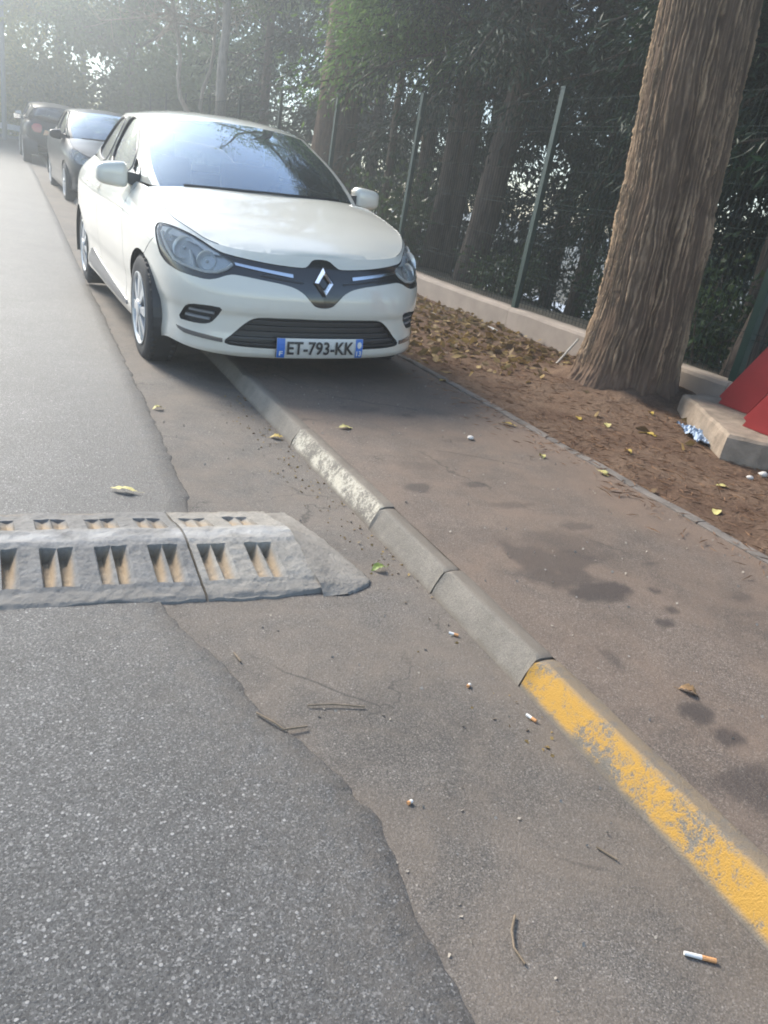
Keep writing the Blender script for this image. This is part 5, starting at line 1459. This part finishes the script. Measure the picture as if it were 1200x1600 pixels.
# ------------------------------------------------------------------ litter: stuff that nobody could count, and the single leaves that one can
M['dry_leaf'] = leaf_mat('dry_leaves', (0.10, 0.06, 0.032), (0.36, 0.25, 0.09), .2, .7)
M['needle'] = leaf_mat('dead_needles', (0.13, 0.065, 0.035), (0.30, 0.17, 0.09), .1, .8)
rng = np.random.default_rng(17)
def scatter(n, x0, x1, y0, y1, dens):
    out = []
    while len(out) < n:
        x = rng.uniform(x0, x1, n); y = rng.uniform(y0, y1, n); k = rng.random(n) < dens(x, y)
        out += list(zip(x[k], y[k]))
    a = np.array(out[:n]); return a[:, 0], a[:, 1]
x, y = scatter(2600, XE + .05, XW - .02, 2.0, 11, lambda x, y: np.clip((y - 3.6) / 2.2, 0.05, 1) * np.clip(.35 + .5 * (x - XE) / 1.9 + fbm(x * 2, y * 2), .05, 1) * (np.hypot(x - TREE[0], y - TREE[1]) > .55))
P = np.stack([x, y, earth_z(x, y) + .004 + .012 * rng.random(len(x))], 1); D = rng.normal(0, 1, (len(x), 3)); D[:, 2] *= .25
o = obj('leaf_litter', leaves('leaf_litter', P, D, .07, .6, 0, .1, rng), M['dry_leaf']); tag(o, 'dense brown and yellow leaf litter along the foot of the low wall', 'leaf litter', kind='stuff')
x, y = scatter(5200, XE - .35, XW - .02, .8, 5.5, lambda x, y: np.clip((x - 2.25) / .5, 0.03, 1) * np.clip(.5 + fbm(x * 3, y * 3), .1, 1) * (np.hypot(x - TREE[0], y - TREE[1]) > .5))
z = np.where(x > XE + .03, earth_z(x, y), KH + .018)
P = np.stack([x, y, z + .003], 1); D = rng.normal(0, 1, (len(x), 3)); D[:, 2] *= .08
o = obj('needle_litter', leaves('needle_litter', P, D, .06, .06, 0, .05, rng), M['needle']); tag(o, 'fine reddish dead needles on the earth strip by the edging', 'needle litter', kind='stuff')
x, y = scatter(220, 1.0, 1.2, 1.0, 4.0, lambda x, y: np.clip((x - .95) / .25, .05, 1) * np.clip(.4 + fbm(x * 5, y * 5), .05, 1))
P = np.stack([x, y, np.full(len(x), .002)], 1); D = rng.normal(0, 1, (len(x), 3)); D[:, 2] *= .2
o = obj('gutter_grit', leaves('gutter_grit', P, D, .012, .8, 0, .1, rng), M['dry_leaf']); tag(o, 'brown grit and crumbs of leaves along the foot of the kerb', 'grit', kind='stuff')
x, y = scatter(380, .62, 2.55, .5, 4.2, lambda x, y: np.where((x > 1.2) & (x < 1.32), 0, 1.0))
P = np.stack([x, y, np.where(x > 1.25, KH + .012 * np.clip((x - 1.3) / 1.3, 0, 1) + .004, .002)], 1); D = rng.normal(0, 1, (len(x), 3)); D[:, 2] *= .3
M['pale_grit'] = simple('pale_grit', (0.30, 0.265, 0.22), .9)
o = obj('pale_grit', leaves('pale_grit', P, D, .009, .9, 0, .1, rng), M['pale_grit']); tag(o, 'scattered pale grit on pavement and gutter', 'grit', kind='stuff')

def leaf_me(L_, W_, curl, seed):
    r_ = np.random.default_rng(seed); n = 9; V = []; F = []
    for i in range(n):
        t = i / (n - 1); w = W_ * math.sin(math.pi * min(1, t * .96 + .02)) ** .8 * (1 - .25 * t); zc = curl * math.sin(math.pi * t) + .004 * r_.normal()
        y = (t - .5) * L_
        for s_, k in ((-1, 1), (-.5, .35), (0, 0), (.5, .35), (1, 1)):
            V.append((s_ * w, y + .002 * r_.normal(), .004 + zc + curl * .9 * k * (1 + .3 * r_.normal()) * (w / W_)))
    for i in range(n - 1):
        for j in range(4): F.append((i * 5 + j, i * 5 + j + 1, i * 5 + 6 + j, i * 5 + 5 + j))
    b = len(V); V += [(-.001, -L_ * .5, .004), (.001, -L_ * .5, .004), (.001, -L_ * .5 - L_ * .3, .006), (-.001, -L_ * .5 - L_ * .3, .006)]; F.append((b, b + 1, b + 2, b + 3))
    return mesh_arrays('fallen_leaf', np.array(V), F, True)
LM = [leaf_me(.075, .022, .010, 1), leaf_me(.06, .024, .014, 2), leaf_me(.095, .020, .012, 3), leaf_me(.05, .018, .016, 4)]
M['leaf_yellow'] = simple('yellow_leaf', (0.42, 0.29, 0.055), .6, var=.25, vscale=40); M['leaf_brown'] = simple('brown_leaf', (0.24, 0.14, 0.06), .7, var=.3, vscale=40); M['leaf_green'] = simple('green_leaf', (0.16, 0.21, 0.04), .6, var=.25, vscale=40); M['leaf_pale'] = simple('pale_yellow_leaf', (0.50, 0.43, 0.16), .6, var=.2, vscale=40)
def pz(x, y): return float(earth_z(np.array(x), np.array(y))) if x > XE + .03 else KH + .012 * max(0, (x - 1.3) / 1.3) + .002 if x > XB else .003
for i, (x, y, ml, ma, lb) in enumerate([
    (1.483, 3.22, 0, 'leaf_pale', 'pale yellow leaf on the pavement just in front of the white car\'s plate'),
    (2.482, 3.294, 2, 'leaf_yellow', 'yellow leaf on the pavement beside the edging, level with the trunk'),
    (2.56, 4.20, 1, 'leaf_yellow', 'yellow leaf on the pavement beside the white car\'s far front corner'),
    (2.339, 2.794, 3, 'leaf_pale', 'small pinkish pale leaf on the pavement edge below the furrowed trunk'),
    (2.53, 2.56, 1, 'leaf_pale', 'pale leaf against the edging nearest the middle of the strip'),
    (1.564, 1.065, 3, 'leaf_brown', 'curled brown leaf between the two dark spots on the near pavement'),
    (1.10, 1.968, 3, 'leaf_green', 'greenish curled leaf in the gutter beside the end of the speed bump'),
    (3.08, 3.446, 0, 'leaf_yellow', 'yellow leaf lying at the left root of the furrowed tree'),
    (3.18, 3.30, 1, 'leaf_pale', 'pale leaf just below the left root of the furrowed tree'),
    (3.381, 3.15, 2, 'leaf_yellow', 'long yellow leaf on the earth straight below the furrowed trunk'),
    (3.70, 3.50, 3, 'leaf_yellow', 'small bright yellow leaf at the foot of the furrowed trunk'),
    (2.80, 2.111, 0, 'leaf_pale', 'pale leaf on the earth strip nearest the right edge of the picture'),
    (3.152, 2.398, 0, 'leaf_pale', 'pale yellow leaf on the earth below the concrete footing'),
    (2.95, 2.86, 3, 'leaf_yellow', 'small yellow leaf on the earth midway between edging and footing'),
    (1.225, 3.30, 1, 'leaf_yellow', 'yellow leaf in the gutter against the white-painted kerb stone'),
    (.388, 2.66, 2, 'leaf_pale', 'thin curled leaf on the road just beyond the speed bump'),
    (.69, 3.72, 3, 'leaf_pale', 'small pale leaf on the seam of the road beside the car')]):
    zk = pz(x, y) + (.01 if .3 < x < .6 else 0) + (.075 if i == 14 and x > 1.2 else 0)
    if i == 14: x = 1.17; zk = .003
    o = obj('fallen_leaf', LM[ml], None, loc=(x, y, zk), rot=(rng.normal(0, .12), rng.normal(0, .12), rng.uniform(0, 6.28)))
    o.scale = (1, 1, .5)
    o.data = LM[ml].copy(); o.data.materials.clear(); o.data.materials.append(M[ma]); tag(o, lb, 'leaf', 'fallen leaves')
M['paper'] = simple('cigarette_paper', (0.72, 0.70, 0.66), .8); M['cork'] = simple('cigarette_filter', (0.62, 0.30, 0.12), .8, var=.2, vscale=300)
for (x, y, L_, a, lb) in [(1.162, 1.15, .03, 1.9, 'cigarette butt beside the top of the yellow kerb stone'), (1.165, 1.545, .028, 2.4, 'cigarette butt against the grey kerb stone'), (1.062, 1.317, .014, .6, 'short cigarette stub in the gutter near the kerb joint'),
                          (1.087, .50, .055, 2.55, 'long half-smoked cigarette in the gutter at the bottom right'), (.722, .987, .012, .3, 'tiny cigarette stub in the middle of the gutter')]:
    r0 = empty('cigarette_butt', (x, y, .0045)); r0.rotation_euler = (0, 0, a); tag(r0, lb, 'cigarette butt', 'cigarette butts in the gutter')
    MB().tube([(0, 0, 0), (L_ * .45, 0, 0)], .0042, 8).build('filter', M['cork'], r0); MB().tube([(L_ * .45, 0, 0), (L_, 0, .0005)], [.0041, .0036], 8).build('paper_tube', M['paper'], r0)
M['twig'] = simple('dry_twig', (0.20, 0.15, 0.10), .85, var=.3, vscale=60)
for pts, r_, lb in [([(.501, 1.331, .012), (.53, 1.285, .014), (.545, 1.262, .010), (.60, 1.262, .008)], .0024, 'bent twig lying along the seam of the road'),
                    ([(.628, 1.337, .006), (.69, 1.325, .007), (.762, 1.301, .005)], .002, 'straight twig in the gutter right of the seam'),
                    ([(.789, .69, .004), (.765, .665, .006), (.75, .635, .005), (.752, .605, .004)], .0022, 'thin curved pine needle in the gutter at the bottom'),
                    ([(1.045, .775, .004), (1.066, .735, .004)], .002, 'short dry needle in the gutter beside the yellow kerb'),
                    ([(.515, 1.585, .006), (.522, 1.545, .005)], .0025, 'short pale twig on the gutter below the speed bump')]:
    o = MB().tube(pts, r_, 6).build('twig', M['twig']); tag(o, lb, 'twig', 'twigs on the ground')
M['pebble'] = simple('pale_pebble', (0.55, 0.51, 0.46), .85, var=.15, vscale=50)
for (x, y, s_, lb) in [(2.093, 3.06, .016, 'white pebble in the middle of the pavement'), (3.56, 2.50, .022, 'larger of two white pebbles below the footing'), (3.44, 2.48, .016, 'smaller of two white pebbles below the footing')]:
    bm = bmesh.new(); bmesh.ops.create_icosphere(bm, subdivisions=2, radius=s_)
    for v_ in bm.verts: v_.co *= 1 + .25 * float(vnoise(v_.co.x * 60 + x, v_.co.y * 60, v_.co.z * 60)); v_.co.z *= .7
    me = bpy.data.meshes.new('pebble'); bm.to_mesh(me); bm.free()
    o = obj('pebble', me, M['pebble'], loc=(x, y, pz(x, y) + s_ * .5)); tag(o, lb, 'pebble', 'pale pebbles')
M['blue_film'] = simple('pale_blue_plastic', (0.25, 0.33, 0.44), .5)
gx_, gy_ = np.meshgrid(np.linspace(-.06, .06, 14), np.linspace(-.2, .2, 34))
Vb = np.stack([gx_ + .02 * fbm(gy_ * 9, gx_ * 9), gy_, .03 + .035 * fbm(gx_ * 30, gy_ * 22) + .02 * fbm(gx_ * 70, gy_ * 70)], -1).reshape(-1, 3)
i = (np.arange(33)[:, None] * 14 + np.arange(13)[None, :]).ravel()
o = obj('plastic_film', mesh_arrays('plastic_film', Vb, np.stack([i, i + 1, i + 15, i + 14], 1), False), M['blue_film'], loc=(3.70, 3.10, pz(3.70, 3.10) + .0), rot=(0, 0, R(-24))); tag(o, 'crumpled pale blue plastic film beside the concrete footing', 'plastic film')
M['cane'] = simple('grey_cane', (0.46, 0.43, 0.38), .8, var=.15, vscale=20)
o = MB().tube([(3.96, 4.85, pz(3.96, 4.85)), (4.44, 5.235, .262)], [.011, .009], 8).build('cane', M['cane']); tag(o, 'pale grey stick leaning on the low wall left of the furrowed tree', 'stick')
for (x, y, a, lb) in ((4.22, 6.23, .4, 'white paper scrap at the foot of the wall'), (3.92, 6.9, 1.2, 'white paper scrap among the leaves by the car\'s far corner')):
    gx_, gy_ = np.meshgrid(np.linspace(-.05, .05, 6), np.linspace(-.035, .035, 5)); zc = .02 * fbm(gx_ * 20 + x, gy_ * 20) + .03
    i = (np.arange(4)[:, None] * 6 + np.arange(5)[None, :]).ravel()
    o = obj('paper_scrap', mesh_arrays('paper_scrap', np.stack([gx_, gy_, zc], -1).reshape(-1, 3), np.stack([i, i + 1, i + 7, i + 6], 1), False), M['paper'], loc=(x, y, pz(x, y)), rot=(.2, .1, a)); tag(o, lb, 'paper scrap', 'paper scraps')

# ------------------------------------------------------------------ scattering air volume added to imitate lens glare
hz = MB().box((-60, -25, -9), (60, 75, 22)).mesh('veil')
m = bpy.data.materials.new('lens_glare_air'); m.use_nodes = True; nt = m.node_tree; nt.nodes.clear()
o_ = nt.nodes.new('ShaderNodeOutputMaterial'); pv = nt.nodes.new('ShaderNodeVolumePrincipled')
pv.inputs['Color'].default_value = (.86, .94, 1.0, 1); pv.inputs['Density'].default_value = GLARE_DENSITY; pv.inputs['Anisotropy'].default_value = .68
nt.links.new(pv.outputs[0], o_.inputs['Volume'])
hzo = obj('veil', hz, m); tag(hzo, 'thin pale haze volume added to imitate lens glare', 'veil', kind='stuff')
